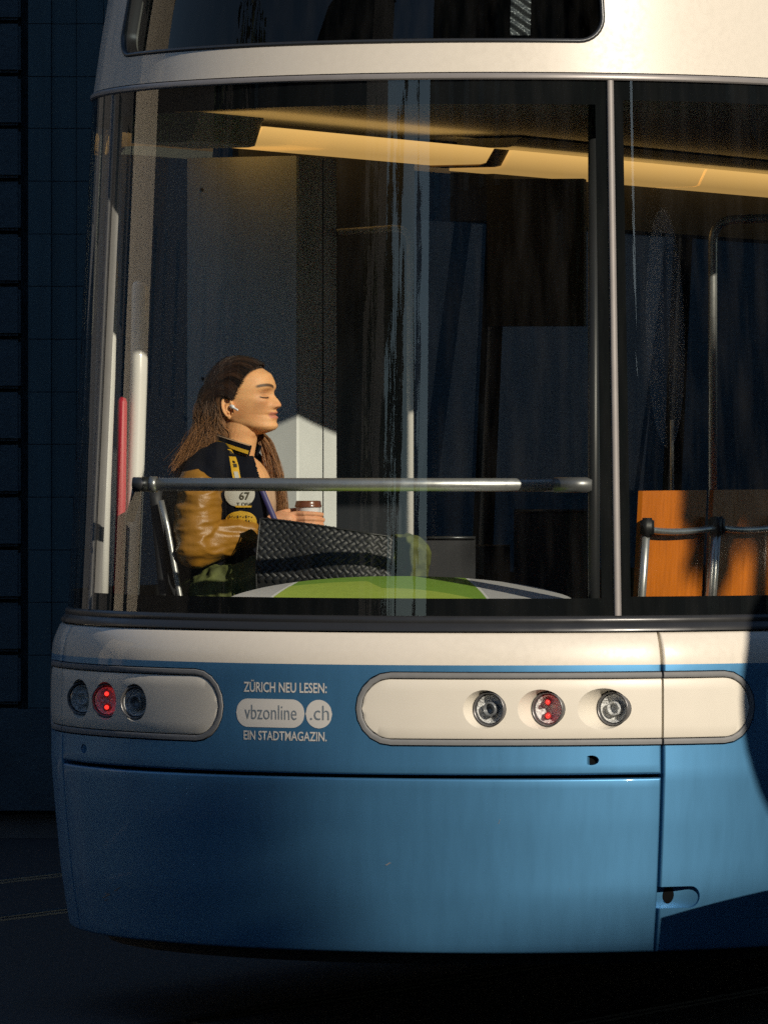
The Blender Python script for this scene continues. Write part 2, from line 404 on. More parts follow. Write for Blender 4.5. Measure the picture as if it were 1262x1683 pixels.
for i, (a, b) in enumerate(podspans):
    so = stadium(a + .12, b - .12, ZP, HO - .0025); si = stadium(a + deg(HO - HI), b - deg(HO - HI), ZP, HI)
    prof = [(0, -.06), (0, -.002), (.12, .0018), (.5, .0025), (.88, .0022), (.97, .001), (1, -.004), (1, -.06)]
    n = len(so); v = []; f = []
    for (t, o) in prof:
        for (p0, z0), (p1, z1) in zip(so, si): v.append(surf(p0 + (p1 - p0) * t, z0 + (z1 - z0) * t, o))
    m = len(prof)
    for j in range(m):
        for k in range(n): f.append((j * n + k, j * n + (k + 1) % n, ((j + 1) % m) * n + (k + 1) % n, ((j + 1) % m) * n + k))
    rim = from_py('pod_rim', v, f, M['rim'], tram, recalc=True); boolean(rim, [slab[i]]); autosmooth(rim, 50)
    # white insert, solid so that the lamp scoops can be cut into it
    h2 = HI - .0018; d2 = deg(HO - HI) + .08; hd = deg(h2); us = []; 
    for p in lin(a + d2, a + d2 + hd, 12): us.append(p)
    us += lin(a + d2 + hd, b - d2 - hd, 30)[1:-1]
    for p in lin(b - d2 - hd, b - d2, 12): us.append(p)
    def hh(p):
        q = max(0, (a + d2 + hd - p) / hd, (p - (b - d2 - hd)) / hd); return max(h2 * math.sqrt(max(0, 1 - q * q)), .0008)
    v = []; f = []; ws = [-1, -.985, -.94, -.6, -.2, .2, .6, .94, .985, 1]
    bul = lambda w: {1: -.006, .985: -.002, .94: 0}.get(abs(w), .001)
    grid(lambda p, w: surf(p, ZP + hh(p) * w, bul(w)), us, ws, v, f); nb = len(v); nn = len(ws); mm = len(us)
    grid(lambda p, w: surf(p, ZP + hh(p) * w, -.16), us, ws, v, f, True)
    for q in range(mm - 1):
        f.append((q * nn, nb + q * nn, nb + (q + 1) * nn, (q + 1) * nn)); f.append((q * nn + nn - 1, (q + 1) * nn + nn - 1, nb + (q + 1) * nn + nn - 1, nb + q * nn + nn - 1))
    for j in range(nn - 1):
        f.append((j, j + 1, nb + j + 1, nb + j)); k = (mm - 1) * nn; f.append((k + j, nb + k + j, nb + k + j + 1, k + j + 1))
    ins = from_py('pod_panel', v, f, M['podwhite'], tram, recalc=True)
    boolean(ins, [slab[i]] + lampcut[3 * i:3 * i + 3]); autosmooth(ins, 30)
for ph, k, left in lamps:
    p, ang = lamp_frame(ph); dpt = LR * math.tan(ang) * .62 + .002; c0 = p + AX3 * dpt
    def ring_at(bm, prof, seg=40, close=False):
        R = []
        for (r, d) in prof: R.append([bm.verts.new(c0 - AX3 * d + NR3 * (r * math.cos(2 * math.pi * q / seg)) + UPV * (r * math.sin(2 * math.pi * q / seg))) for q in range(seg)])
        for A, B in zip(R[:-1], R[1:]):
            for q in range(seg): bm.faces.new((A[q], A[(q + 1) % seg], B[(q + 1) % seg], B[q]))
        if close: bm.faces.new(R[-1])
    bm = bmesh.new(); ring_at(bm, [(LR * 1.0, -.02), (LR * 1.0, .004), (LR * .97, .007), (LR * .92, .006), (LR * .88, .0), (LR * .83, -.02)])
    hl = from_bm('tail_light', bm, M['midmetal'], tram, True)
    bm = bmesh.new(); ring_at(bm, [(LR * .83, -.002), (LR * .7, -.012), (LR * .45, -.02), (LR * .2, -.024), (.002, -.025)], close=True); from_bm('reflector', bm, M['reflector'], hl, True)
    bm = bmesh.new(); ring_at(bm, [(LR * .84, .003), (LR * .7, .009), (LR * .5, .0135), (LR * .25, .016), (.001, .0165)], close=True); from_bm('lens', bm, M['lens'], hl, True)
    if k == 1:
        for s in (-1, 1):
            bm = bmesh.new(); ellip(bm, c0 + UPV * (s * .019) - AX3 * .001, (.0062, .0062, .0062), seg=14); from_bm('led', bm, M['led'], hl, True)
            bm = bmesh.new(); ellip(bm, c0 + UPV * (s * .019) + AX3 * .012 - NR3 * .006, (.011, .008, .011), seg=16); from_bm('red_diffuser', bm, M['redlens'], hl, True)
    else:
        bm = bmesh.new(); ring_at(bm, [(LR * .42, -.018), (LR * .42, .0), (LR * .36, .004), (LR * .30, .0), (LR * .28, -.01), (.001, -.012)], close=True)
        from_bm('bulb_housing', bm, M['lampmid'] if k == 0 else M['reflector'], hl, True)
kill(podcut + holes + [notch] + lampcut + slab)

# sill trim, glazing, mullions, header trim, cream roof
strip('window_sill', FARL, FAR, [(1.121, -.04), (1.121, .0035), (1.128, .006), (1.137, .002), (1.143, -.001), (1.150, .0035), (1.158, .004), (1.163, .0), (1.163, -.04)], M['sill'])
strip('header_trim', FARL, FAR, [(2.636, -.03), (2.636, .003), (2.640, .007), (2.648, .008), (2.654, .004), (2.655, -.03)], M['mull'])
PM0, PM1 = phi_at(1003, 1.2), phi_at(1015, 1.2)
ZG0, ZG1 = 1.163, 2.636
FR0, FR1 = z_at(984, 0, 1.23) , z_at(170, 0, 1.165)
def window(p0, p1, b0, b1, step=1.2, top=FR1, bot=FR0):
    us = lin(p0, p1, max(2, int((p1 - p0) / step))); v, f = grid(lambda u, z: surf(u, z, 0), us, lin(ZG0, ZG1, 6))
    w = from_py('window_pane', v, f, M['glass'], tram, True)
    v = []; f = []
    us2 = lin(p0, p1, max(4, int((p1 - p0) / step)))
    grid(lambda u, z: surf(u, z, -.006), us2, lin(top, ZG1, 3), v, f); grid(lambda u, z: surf(u, z, -.006), us2, lin(ZG0, bot, 3), v, f)
    grid(lambda u, z: surf(u, z, -.006), lin(p0, p0 + b0, 3), lin(bot, top, 8), v, f); grid(lambda u, z: surf(u, z, -.006), lin(p1 - b1, p1, 3), lin(bot, top, 8), v, f)
    from_py('glass_border', v, f, M['frit'], w, True)
    return w
BR = PM0 - phi_at(984, 1.2)
window(mir(PM0), PM0, BR * .3, BR)
def mullion(pa, pb, m=M['mull'], off=.004):
    us = [pa, pa + (pb - pa) * .06, pa + (pb - pa) * .25, (pa + pb) / 2, pb - (pb - pa) * .25, pb - (pb - pa) * .06, pb]; of = [-.03, off * .4, off * .9, off, off * .9, off * .4, -.03]
    v, f = grid(lambda i, z: surf(us[i], z, of[i]), range(7), lin(ZG0, ZG1, 8)); return from_py('mullion', v, f, m, tram, True)
mullion(PM0, PM1); mullion(mir(PM1), mir(PM0))
# the side windows: right side and left side, with dark pillars
BR2 = phi_at(1031, 1.2) - PM1
wr = [PM1, PH1 + .9 / KM, PH1 + 2.4 / KM, PH1 + 3.9 / KM, PH1 + 5.4 / KM, PH1 + 6.9 / KM, FAR]
for i in range(len(wr) - 1):
    a = wr[i] + (0 if i == 0 else 3.0); window(a, wr[i + 1], BR2, 2.2, step=2.2 if i else 1.2, top=z_at(167, 30, 1.165), bot=z_at(980, 25, 1.23))
    if i < len(wr) - 2: mullion(wr[i + 1], wr[i + 1] + 3.0, M['black'])
wL = [mir(PM1)] + [mir(w) for w in wr[1:]]
for i in range(len(wL) - 1):
    b = wL[i] - (0 if i == 0 else 3.0); window(wL[i + 1], b, 2.2, BR2, step=2.2)
    if i < len(wL) - 2: mullion(wL[i + 1] - 3.0, wL[i + 1], M['black'])

ZU0, ZU1 = z_at(70, 10, 1.15), 3.16
PU0, PU1 = mir(phi_at(996, 1.15)), phi_at(996, 1.15)
def rrect(p0, p1, z0, z1, r, inset=0., n=8):
    rr = r - inset; rd = deg(rr, 1.13); di = deg(inset, 1.13); p0 += di; p1 -= di; z0 += inset; z1 -= inset; pts = []
    for (cp, cz, a0) in ((p1 - rd, z0 + rr, -90), (p1 - rd, z1 - rr, 0), (p0 + rd, z1 - rr, 90), (p0 + rd, z0 + rr, 180)):
        for k in range(n + 1):
            a = R_(a0 + 90 * k / n); pts.append((cp + rd * math.cos(a), cz + rr * math.sin(a)))
        nx = {-90: None, 0: (cp, p0 + rd, z1), 90: None, 180: (p0 + rd, p1 - rd, z0)}[a0]
        if nx:
            for q in lin(nx[0], nx[1], 40)[1:-1]: pts.append((q, nx[2]))
    return pts
v, f = [], []
us = lin(FARL, PH0, 12) + lin(PH0, PH1, 140)[1:] + lin(PH1, FAR, 12)[1:]
zs = [2.657, 2.665, 2.7] + lin(2.75, 3.2, 10) + [3.26, 3.32, 3.37, 3.42, 3.455, 3.48, 3.5]
grid(lambda u, z: surf(u, z), us, zs, v, f); nb = len(v); n = len(zs); m = len(us)
grid(lambda u, z: surf(u, z, -.05), us, zs, v, f, True)
for i in range(m - 1):
    f.append((i * n, nb + i * n, nb + (i + 1) * n, (i + 1) * n)); f.append((i * n + n - 1, (i + 1) * n + n - 1, nb + (i + 1) * n + n - 1, nb + i * n + n - 1))
for j in range(n - 1):
    f.append((j, j + 1, nb + j + 1, nb + j)); k = (m - 1) * n; f.append((k + j, nb + k + j, nb + k + j + 1, k + j + 1))
roof = from_py('roof_shell', v, f, M['cream'], tram, recalc=True)
rc = deg(.075, 1.13); cu_ = [PU0 + rc * (1 - math.cos(t)) for t in lin(0, math.pi / 2, 8)] + lin(PU0 + rc, PU1 - rc, 60)[1:-1] + [PU1 - rc * (1 - math.cos(t)) for t in lin(math.pi / 2, 0, 8)]
def cz(u):
    q = max(0, (PU0 + rc - u) / rc, (u - PU1 + rc) / rc); k = .075 * (1 - math.sqrt(max(0, 1 - q * q))); return ZU0 + k * .999, ZU1 - k * .999
bm = bmesh.new(); gv = [[bm.verts.new(surf(u, z, o)) for z in cz(u) for o in (.1, -.2)] for u in cu_]
for A, B in zip(gv[:-1], gv[1:]):
    for (i, j) in ((0, 1), (1, 3), (3, 2), (2, 0)): bm.faces.new((A[i], A[j], B[j], B[i]))
bm.faces.new((gv[0][0], gv[0][1], gv[0][3], gv[0][2])); bm.faces.new((gv[-1][0], gv[-1][1], gv[-1][3], gv[-1][2]))
cut = from_bm('cutter', bm, M['shell']); boolean(roof, [cut]); kill([cut]); autosmooth(roof, 30)
ring = [surf(p, 3.5, -.0) for p in lin(FARL, FAR, 160)]
from_py('roof_deck', [Vector((p.x, p.y, 3.497)) for p in ring], [tuple(range(len(ring)))], M['cream'], tram)
so, si = rrect(PU0, PU1, ZU0, ZU1, .075, .001), rrect(PU0, PU1, ZU0, ZU1, .075, .013)
v = []; f = []; n = len(so); prof = [(0, -.04), (0, .0), (.3, .004), (.7, .004), (1, -.001), (1, -.04)]
for t, o in prof:
    for (p0, z0), (p1, z1) in zip(so, si): v.append(surf(p0 + (p1 - p0) * t, z0 + (z1 - z0) * t, o))
for j in range(len(prof) - 1):
    for k in range(n): f.append((j * n + k, j * n + (k + 1) % n, (j + 1) * n + (k + 1) % n, (j + 1) * n + k))
uw = from_py('upper_window_seal', v, f, M['darkmetal'], tram, True, True)
v, f = grid(lambda u, z: surf(u, z, -.004), lin(PU0 + .5, PU1 - .5, 90), lin(ZU0 + .008, ZU1 - .008, 4)); from_py('upper_window_pane', v, f, M['upglass'], tram, True)
v, f = grid(lambda u, z: surf(u, z, -.16), lin(PU0 - 4, PU1 + 4, 60), lin(ZU0 - .05, ZU1 + .1, 3)); from_py('display_housing', v, f, M['shell'], tram, True)
pa = phi_at(838, 1.14); pb = phi_at(872, 1.14)
v, f = grid(lambda u, z: surf(u + (z - 2.74) * 1.6, z, -.02 + .006 * math.sin(z * 210 + u * 3)), lin(pa, pb, 8), lin(ZU0 + .022, ZU1 - .03, 60)); from_py('foil_strip', v, f, M['foil'], tram, True)

# ------------------------------------------------------------------ tram interior
ring = [pol(p, 1.13, 0) for p in lin(FARL, FAR, 160)]
from_py('ceiling', [Vector((p.x, p.y, 2.632)) for p in ring], [tuple(range(len(ring)))], M['ceil'], tram)
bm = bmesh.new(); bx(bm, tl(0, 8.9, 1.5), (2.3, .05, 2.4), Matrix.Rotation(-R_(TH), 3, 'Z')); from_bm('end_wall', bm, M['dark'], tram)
ROT = Matrix.Rotation(-R_(TH), 3, 'Z')
def to_tl(p): d = Vector((p.x - C.x, p.y - C.y)); return d.dot(NR), d.dot(AX)
# side lining left of the passenger and cabinet pillar behind her
kc = at(490, 700, 1.75); cu, cw = to_tl(kc)
bm = bmesh.new(); u0, u1, w0, w1 = -1.14, cu, cw, cw + .27
pts = [(u0, w0), (u1 - .006, w0), (u1, w0 + .006), (u1, w1 - .02), (u1 - .02, w1), (u0, w1)]
A = [bm.verts.new(tl(u, w, .35)) for u, w in pts]; B = [bm.verts.new(tl(u, w, 2.505)) for u, w in pts]
bm.faces.new(A[::-1]); bm.faces.new(B)
for i in range(6): bm.faces.new((A[i], A[(i + 1) % 6], B[(i + 1) % 6], B[i]))
cab = from_bm('cabinet_pillar', bm, M['lining'], tram)
bm = bmesh.new(); bx(bm, tl(u1 + .0005, w0 + .16, 1.45), (.003, .004, 2.1), ROT); from_bm('panel_joint', bm, M['dark'], cab)
for (px, py) in ((320, 310), (322, 622)):
    q = at(px, py, 1.86); uu, ww = to_tl(q); bm = bmesh.new(); ellip(bm, tl(uu, w0, q.z), (.006, .006, .006), seg=10); from_bm('screw', bm, M['darkmetal'], cab)
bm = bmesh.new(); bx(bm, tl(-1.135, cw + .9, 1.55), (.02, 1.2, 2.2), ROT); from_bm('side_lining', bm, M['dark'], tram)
# cove panels and light strips along the left side
s0 = at(420, 235, 1.6); su, sw = to_tl(s0)
def cove(name, wa, wb, m, z0, z1, du=0.):
    bm = bmesh.new(); prof = [(su + du - .02, z0), (su + du, z0 + .004), (su + du + .03, z1), (su + du - .2, z1), (su + du - .2, z0)]
    A = [bm.verts.new(tl(u, wa, z)) for u, z in prof]; B = [bm.verts.new(tl(u, wb, z)) for u, z in prof]; bm.faces.new(A); bm.faces.new(B[::-1])
    for i in range(5): bm.faces.new((A[i], A[(i + 1) % 5], B[(i + 1) % 5], B[i]))
    return from_bm(name, bm, m, tram)
cove('cove_panel', sw - .40, sw - .004, M['lining'], s0.z - .012, s0.z + .075)
for i, (wa, wb, dz) in enumerate(((0, 1.56, 0), (1.70, 3.2, -.012), (3.22, 4.9, -.012), (4.92, 6.6, -.012))):
    ls = cove('light_strip', sw + wa, sw + wb, M['lamp'], s0.z + dz, s0.z + .050)
    tag(ls)
cove('lamp_end_cap', sw + 1.563, sw + 1.69, M['lampend'], s0.z - .004, s0.z + .05, -.01)
cove('cove_panel', sw + 1.695, sw + 6.7, M['ceil'], s0.z + .059, s0.z + .09, .03)
# dark header beam below the strips, hanging display
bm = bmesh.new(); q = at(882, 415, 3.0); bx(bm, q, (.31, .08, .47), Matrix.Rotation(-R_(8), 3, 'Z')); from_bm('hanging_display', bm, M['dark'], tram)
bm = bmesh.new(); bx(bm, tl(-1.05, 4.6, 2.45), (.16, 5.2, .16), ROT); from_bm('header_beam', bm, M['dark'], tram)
# handrails
def rail(name, pts, r, m, seg=16):
    bm = bmesh.new(); tube(bm, pts, r, seg); return from_bm(name, bm, m, tram, True)
def arc3(a, b, c, n=8): return [a.lerp(b, t).lerp(b.lerp(c, t), t) for t in lin(0, 1, n)]
ra, rb = at(219, 796, .52), at(974, 797, .30)
hr = rail('window_rail', [ra, rb], .0185, M['chrome'], 24)
rail('rail_socket', [rb.lerp(ra, .082), rb], .0215, M['midmetal'], 24); rail('rail_socket', [ra, ra.lerp(rb, .035)], .0205, M['darkmetal'], 24)
rail('rail_collar', [ra.lerp(rb, .037), ra.lerp(rb, .052)], .0225, M['chrome'], 24)
rail('rail_bracket', [ra + Vector((.012, .012, .0)), ra + Vector((.004, .03, -.045)), ra + Vector((-.012, .06, -.10))], .014, M['darkmetal'])
rp = at(976, 797, .30); rail('window_post', [Vector((rp.x, rp.y, .35)), Vector((rp.x, rp.y, 2.62))], .0165, M['postblack'], 20)
h0, h1, h2, h3 = at(533, 383, 2.0), at(648, 375, 2.0), at(674, 376, 2.0), at(674, 404, 2.0)
pole = rail('grab_pole', [h0, h1] + arc3(h1, h2, h3)[1:] + [Vector((h3.x, h3.y, .35))], .0105, M['polegrey'])
bm = bmesh.new(); bx(bm, at(531, 383, 2.0), (.03, .05, .085)); from_bm('pole_bracket', bm, M['darkmetal'], tram)
g0 = at(1171, 800, 1.9); g1 = at(1171, 400, 1.9); g2 = at(1171, 360, 1.9); g3 = at(1212, 360, 1.9); g4 = at(1420, 352, 1.9)
rail('grab_arch', [Vector((g0.x, g0.y, .35)), g1] + arc3(g1, g2, g3)[1:] + [g4], .0135, M['chrome'])
p1 = at(1104, 690, 2.4); rail('grab_pole', [Vector((p1.x, p1.y, .35)), p1], .006, M['chrome'])
M['pillar'] = mat('pillar_white', (.72, .70, .66), .35, coat=.3)
M['redcase'] = mat('red_case', (.45, .02, .04), .5)
def wpillar(pts, hw, m, name='window_pillar'):
    bm = bmesh.new(); P = [at(*p) for p in pts]; top = P[0]
    tube(bm, [top + Vector((.004, 0, .012)), top + Vector((.001, 0, .004))] + P, [hw * .55, hw * .9] + [hw] * len(P), 20, True, .8); return from_bm(name, bm, m, tram, True)
wpillar([(186, 432, 1.22), (181, 620, 1.19), (174, 800, 1.16), (168, 1040, 1.14)], .019, M['pillar'])
wpillar([(231, 470, 1.30), (228, 620, 1.28), (222, 800, 1.26), (212, 1040, 1.24)], .032, M['pillar'])
wpillar([(201, 660, 1.24), (199, 820, 1.23), (192, 1040, 1.21)], .018, M['redcase'], 'red_case')
# sloping printed shelf inside the rear window
YF = .95
def shelf_fn(u, v):
    px = 657 + 284 * u; arcf = max(0, 1 - abs(u) ** 2.2) ** .75
    far = at(px, 985 - 38 * arcf, .30 + .42 * arcf)
    ph = phi_at(px, 1.19); ph = max(-66, min(14, ph)); near = pol(ph, 1.185, FR0 - .055)
    p = near.lerp(far, v); p.z += .012 * math.sin(math.pi * v); return p
us = lin(-1, 1, 80)
shelf = None
bl = lambda w: -.74 + .28 * (w - .5); br = lambda w: .49 - .20 * (w - .5)
lim = lambda u: max(0.02, min(.82, .60 - .75 * (u + .12) ** 2)) if u > -.12 else .60 + .22 * min(1, (-.12 - u) / .12)
def seg(name, ua, ub, wa, wb, m, nu, nw, lift=0.):
    def q(i, k):
        w0 = .0; t = i / nu
        um = ua(.5) * (1 - t) + ub(.5) * t; w = wa(um) + (wb(um) - wa(um)) * k / nw; u = ua(w) * (1 - t) + ub(w) * t
        p = shelf_fn(u, w); p.z += lift; return p
    v, f = grid(q, range(nu + 1), range(nw + 1)); return from_py(name, v, f, m, shelf or tram, True)
Z_, O_ = (lambda u: 0.), (lambda u: 1.)
shelf = seg('window_shelf', lambda w: bl(w) + .012, lambda w: br(w) - .008, Z_, O_, M['green'], 60, 16)
seg('shelf_print', lambda w: bl(w) + .013, lambda w: .42, Z_, lim, M['lime'], 60, 10, .0012)
seg('shelf_line', lambda w: bl(w) - .012, lambda w: bl(w) + .012, Z_, O_, M['line'], 2, 16)
seg('shelf_line', lambda w: br(w) - .008, lambda w: br(w) + .008, Z_, O_, M['line'], 2, 16)
seg('shelf_end', lambda w: -1., lambda w: bl(w) - .012, Z_, O_, M['shelfgrey'], 16, 16)
seg('shelf_end', lambda w: br(w) + .008, lambda w: 1., Z_, O_, M['shelfgrey'], 24, 16)
v, f = grid(lambda u, w: shelf_fn(u, 1) + Vector((0, .004 * w * 8, -.3 * w)), us, [0, 1]); from_py('shelf_back', v, f, M['dark'], shelf, True)
# passenger podium
bm = bmesh.new(); bx(bm, at(440, 1100, 1.15) + Vector((0, 0, -.35)), (.62, .62, .5)); from_bm('seat_podium', bm, M['dark'], tram)
# orange side-facing seats on the right
def wood_seat(first):
    q = first; u, w = to_tl(q); root = empty('plywood_seat', q); root.rotation_euler = (0, 0, -R_(TH)); root.parent = tram; root.matrix_parent_inverse = wm(tram).inverted()
    W2 = .225; lean = .10
    def bp(a, h, o=0.): return tl(u + lean * (h - .0) * .55 + o - .012 * (1 - (a / W2) ** 2), w + a, q.z + h)
    v = []; f = []; A = lin(-W2, W2, 14); Hs = lin(-.42, 0, 10)
    grid(lambda a, h: bp(a, h, .0), A, Hs, v, f); nb = len(v); grid(lambda a, h: bp(a, h, -.014), A, Hs, v, f, True)
    n = len(Hs); m = len(A)
    for i in range(m - 1): f.append((i * n + n - 1, (i + 1) * n + n - 1, nb + (i + 1) * n + n - 1, nb + i * n + n - 1)); f.append((i * n, nb + i * n, nb + (i + 1) * n, (i + 1) * n))
    for j in range(n - 1): k = (m - 1) * n; f.append((j, j + 1, nb + j + 1, nb + j)); f.append((k + j, nb + k + j, nb + k + j + 1, k + j + 1))
    o = from_py('seat_back', v, f, M['wood'], root, recalc=True); autosmooth(o, 40)
    bm = bmesh.new()
    for s in (-1, 1): tube(bm, [bp(s * (W2 + .012), -.105, .022), bp(s * (W2 + .012), -.30, .018), bp(s * (W2 + .012), -.60, .0)], .0115, 12)
    tube(bm, [bp(a, -.112 - .008 * (1 - (a / W2) ** 2), .028) for a in lin(-W2, W2, 12)], .010, 12); from_bm('seat_frame', bm, M['chrome'], root, True)
    for s in (-1, 1):
        bm = bmesh.new(); bx(bm, bp(s * (W2 + .012), -.105, .024), (.035, .035, .055), ROT); bmesh.ops.bevel(bm, geom=bm.edges[:], offset=.007, segments=3, affect='EDGES'); from_bm('frame_joint', bm, M['black'], root, True)
    bm = bmesh.new(); bx(bm, tl(u - .23, w, q.z - .42), (.42, .43, .03), ROT); from_bm('seat_pan', bm, M['wood'], root)
q0 = at(1120, 806, 1.15)
uq, wq = to_tl(q0); wq -= .045
for k in range(4):
    q = tl(uq, wq + k * .50, q0.z); wood_seat(q)
# dark seats deeper inside
for (px, py, Y, wd) in ((905, 842, 2.4, .42), (738, 886, 2.2, .3), (770, 900, 3.4, .5)):
    q = at(px, py, Y); root = empty('dark_seat', q); root.parent = tram; root.matrix_parent_inverse = wm(tram).inverted()
    bm = bmesh.new(); bx(bm, q + Vector((0, .03, -.3)), (wd * .54, .05, .6)); bx(bm, q + Vector((0, .2, -.5)), (wd * .54, .4, .06)); from_bm('seat_back', bm, M['seatdark'], root)
    bm = bmesh.new(); tube(bm, [q + Vector((-wd * .27, 0, .004)), q + Vector((wd * .27, 0, .004))], .005, 10); from_bm('seat_rail', bm, M['darkmetal'], root, True)

# ------------------------------------------------------------------ lettering on the tail
def text_mesh(s, weight=0.):
    cu = bpy.data.curves.new('t', 'FONT'); cu.body = s; cu.size = 1; cu.offset = weight; cu.resolution_u = 3; cu.align_x = 'LEFT'
    o = bpy.data.objects.new('t', cu); COL.objects.link(o); dg = bpy.context.evaluated_depsgraph_get(); dg.update()
    me = bpy.data.meshes.new_from_object(o.evaluated_get(dg)); bpy.data.objects.remove(o); return me
def lettering(s, pc, zc, w, h, m, parent, weight=0., off=.0012, name='lettering'):
    me = text_mesh(s, weight); co = np.array([v.co[:] for v in me.vertices]); lo = co.min(0); hi = co.max(0)
    for vtx in me.vertices:
        x = ((vtx.co.x - lo[0]) / (hi[0] - lo[0]) - .5) * w; y = ((vtx.co.y - lo[1]) / (hi[1] - lo[1]) - .5) * h
        vtx.co = surf(pc + deg(x), zc + y, off)
    me.update(); return link(name, me, m, parent)
PT = phi_at(467, 1.285); zt = lambda y: z_at(y, PT, 1.285)
PXM = 1 / (600 * math.cos(R_(PT)))
lettering('ZÜRICH NEU LESEN:', PT, zt(1128.5), 138 * PXM, 20.5 / 600, M['letter'], tram, .015)
lettering('EIN STADTMAGAZIN.', PT, zt(1210), 138 * PXM, 15.5 / 600, M['letter'], tram, .015)
def plate(pa, pb, zc, h, m):
    hd = deg(h); us = lin(pa, pa + hd, 10) + lin(pa + hd, pb - hd, 10)[1:-1] + lin(pb - hd, pb, 10)
    def hh(p): q = max(0, (pa + hd - p) / hd, (p - pb + hd) / hd); return h * math.sqrt(max(0, 1 - q * q))
    v, f = grid(lambda p, w: surf(p, zc + hh(p) * w, .0009), us, [-1, 0, 1]); return from_py('logo_plate', v, f, m, tram, True)
zc = zt(1173); ppx = lambda x: phi_at(x, 1.285)
pl = plate(ppx(388.5), ppx(501), zc, 23.5 / 600, M['letter']); lettering('vbzonline', ppx(444.5), zt(1171.5), 88 * PXM, 24 / 600, M['letterdark'], pl, -.004, .0016)
pl = plate(ppx(502.5), ppx(546), zc, 23.5 / 600, M['letter']); lettering('.ch', ppx(525.5), zt(1171), 30 * PXM, 24 / 600, M['letterdark'], pl, -.004, .0016)

# ------------------------------------------------------------------ the street
M['asphalt'] = mat('asphalt', (.03, .032, .035), .75, var=.2, scale=40, bump=.3, bscale=300)
M['paving'] = mat('paving', (.10, .10, .10), .8, var=.15, scale=10)
M['rail'] = mat('rail_steel', (.40, .45, .52), .25, metal=1.)
M['railshade'] = mat('rail_shade', (.02, .019, .018), .7, spec=.2, var=.3, scale=30)  # near-black copy for rails under the tram, shade put into the colour
M['stone'] = mat('dark_stone', (.040, .068, .085), .8, var=.18, scale=6, bump=.4, bscale=50)
M['panelm'] = mat('facade_panel', (.034, .080, .10), .6, var=.14, scale=3, stretch=(8, 8, .6))
M['lead'] = mat('facade_joint', (.03, .06, .08), .6)
def structure(o): o['kind'] = 'structure'; return o
v, f = grid(lambda a, b: Vector((a, b, 0)), [-600, -60, -10, 0, 10, 60, 600], [-600, -60, -10, 0, 10, 60, 600])
structure(from_py('ground', v, f, M['asphalt']))
def track(u, wa, wb):
    bm = bmesh.new(); c = tl(u, (wa + wb) / 2, .003); bx(bm, c, (.05, wb - wa, .014), ROT)
    bx(bm, tl(u + .055, (wa + wb) / 2, .002), (.012, wb - wa, .008), ROT); return structure(from_bm('tram_rail', bm, M['rail'] if u < -1 else M['railshade']))
rq = at(0, 1450, CAM_H * FPX / 700 - CAM_D); ur, _ = to_tl(rq)
for u in (ur, ur + 1.0, -.5, .5): track(u, -24, 30)
# pavement and kerb in front of the wall
WY = 9.5
ky = CAM_H * FPX / (1362 - HOR) - CAM_D
bm = bmesh.new(); bx(bm, (-9.6, (ky + WY) / 2 + .06, .05), (24, WY - ky - .12, .10)); structure(from_bm('pavement', bm, M['paving']))
bm = bmesh.new(); bx(bm, (-9.6, ky, .052), (24, .12, .124)); bmesh.ops.bevel(bm, geom=bm.edges[:], offset=.015, segments=2, affect='EDGES'); structure(from_bm('kerb', bm, M['stone']))
# stone-clad building behind the tram
bld = empty('stone_building', (-1.5, WY, 0)); tag(bld, 'dark blue-grey building in deep shade left of the tram, block quoins beside tall flat panels', 'building')
bm = bmesh.new(); bx(bm, (-.8, WY + 3.08, 6.5), (6.8, 6, 13)); from_bm('wall', bm, M['stone'], bld)
pitch = 86.6 * (CAM_D + WY) / FPX
zb = [at(0, y, WY).z for y in (35,)][0]
mb = bmesh.new(); bx(mb, (0, 0, 0), (.40, .10, pitch - .016)); bmesh.ops.bevel(mb, geom=mb.edges[:], offset=.012, segments=2, affect='EDGES')
blk = bpy.data.meshes.new('stone_block'); mb.to_mesh(blk); mb.free(); blk.materials.append(M['stone'])
xr = at(34, 0, WY).x
for i in range(-3, 15):
    for k in range(3):
        z = zb + pitch * (.5 + 3 - i - 1) - pitch * 2
        o = link('stone_block', blk, parent=bld, matrix=Matrix.Translation((xr - .2 - .416 * k, WY + .035 + random.uniform(-.006, .006), z)) @ Matrix.Rotation(random.uniform(-.006, .006), 4, 'Z') @ Matrix.Rotation(random.uniform(-.01, .01), 4, 'X'))
xs = [46, 84, 126, 170, 200]
xw = [at(x, 0, WY).x for x in xs]
rows = [at(0, y, WY).z for y in (-140, -49, 38, 125, 210, 297, 384, 470, 557, 644, 730, 817, 904, 990, 1077, 1164, 1250)]
for i in range(len(xw) - 1):
    for r in range(len(rows) - 1):
        w = xw[i + 1] - xw[i]; h = rows[r] - rows[r + 1]
        bm = bmesh.new(); dy = (.0, .018, .005, .012)[i] + random.uniform(-.0015, .0015)
        bx(bm, ((xw[i] + xw[i + 1]) / 2, WY + .03 + dy, (rows[r] + rows[r + 1]) / 2), (w - .002, .06, h - .003)); from_bm('wall_panel', bm, M['panelm'], bld)
bm = bmesh.new(); bx(bm, (xw[0] + .6, WY + .055, 1.9), (1.2, .012, 6)); from_bm('panel_joint', bm, M['lead'], bld)
bm = bmesh.new(); bx(bm, (-1.4, WY - .01, .33), (4.6, .12, .42)); from_bm('plinth', bm, M['stone'], bld)

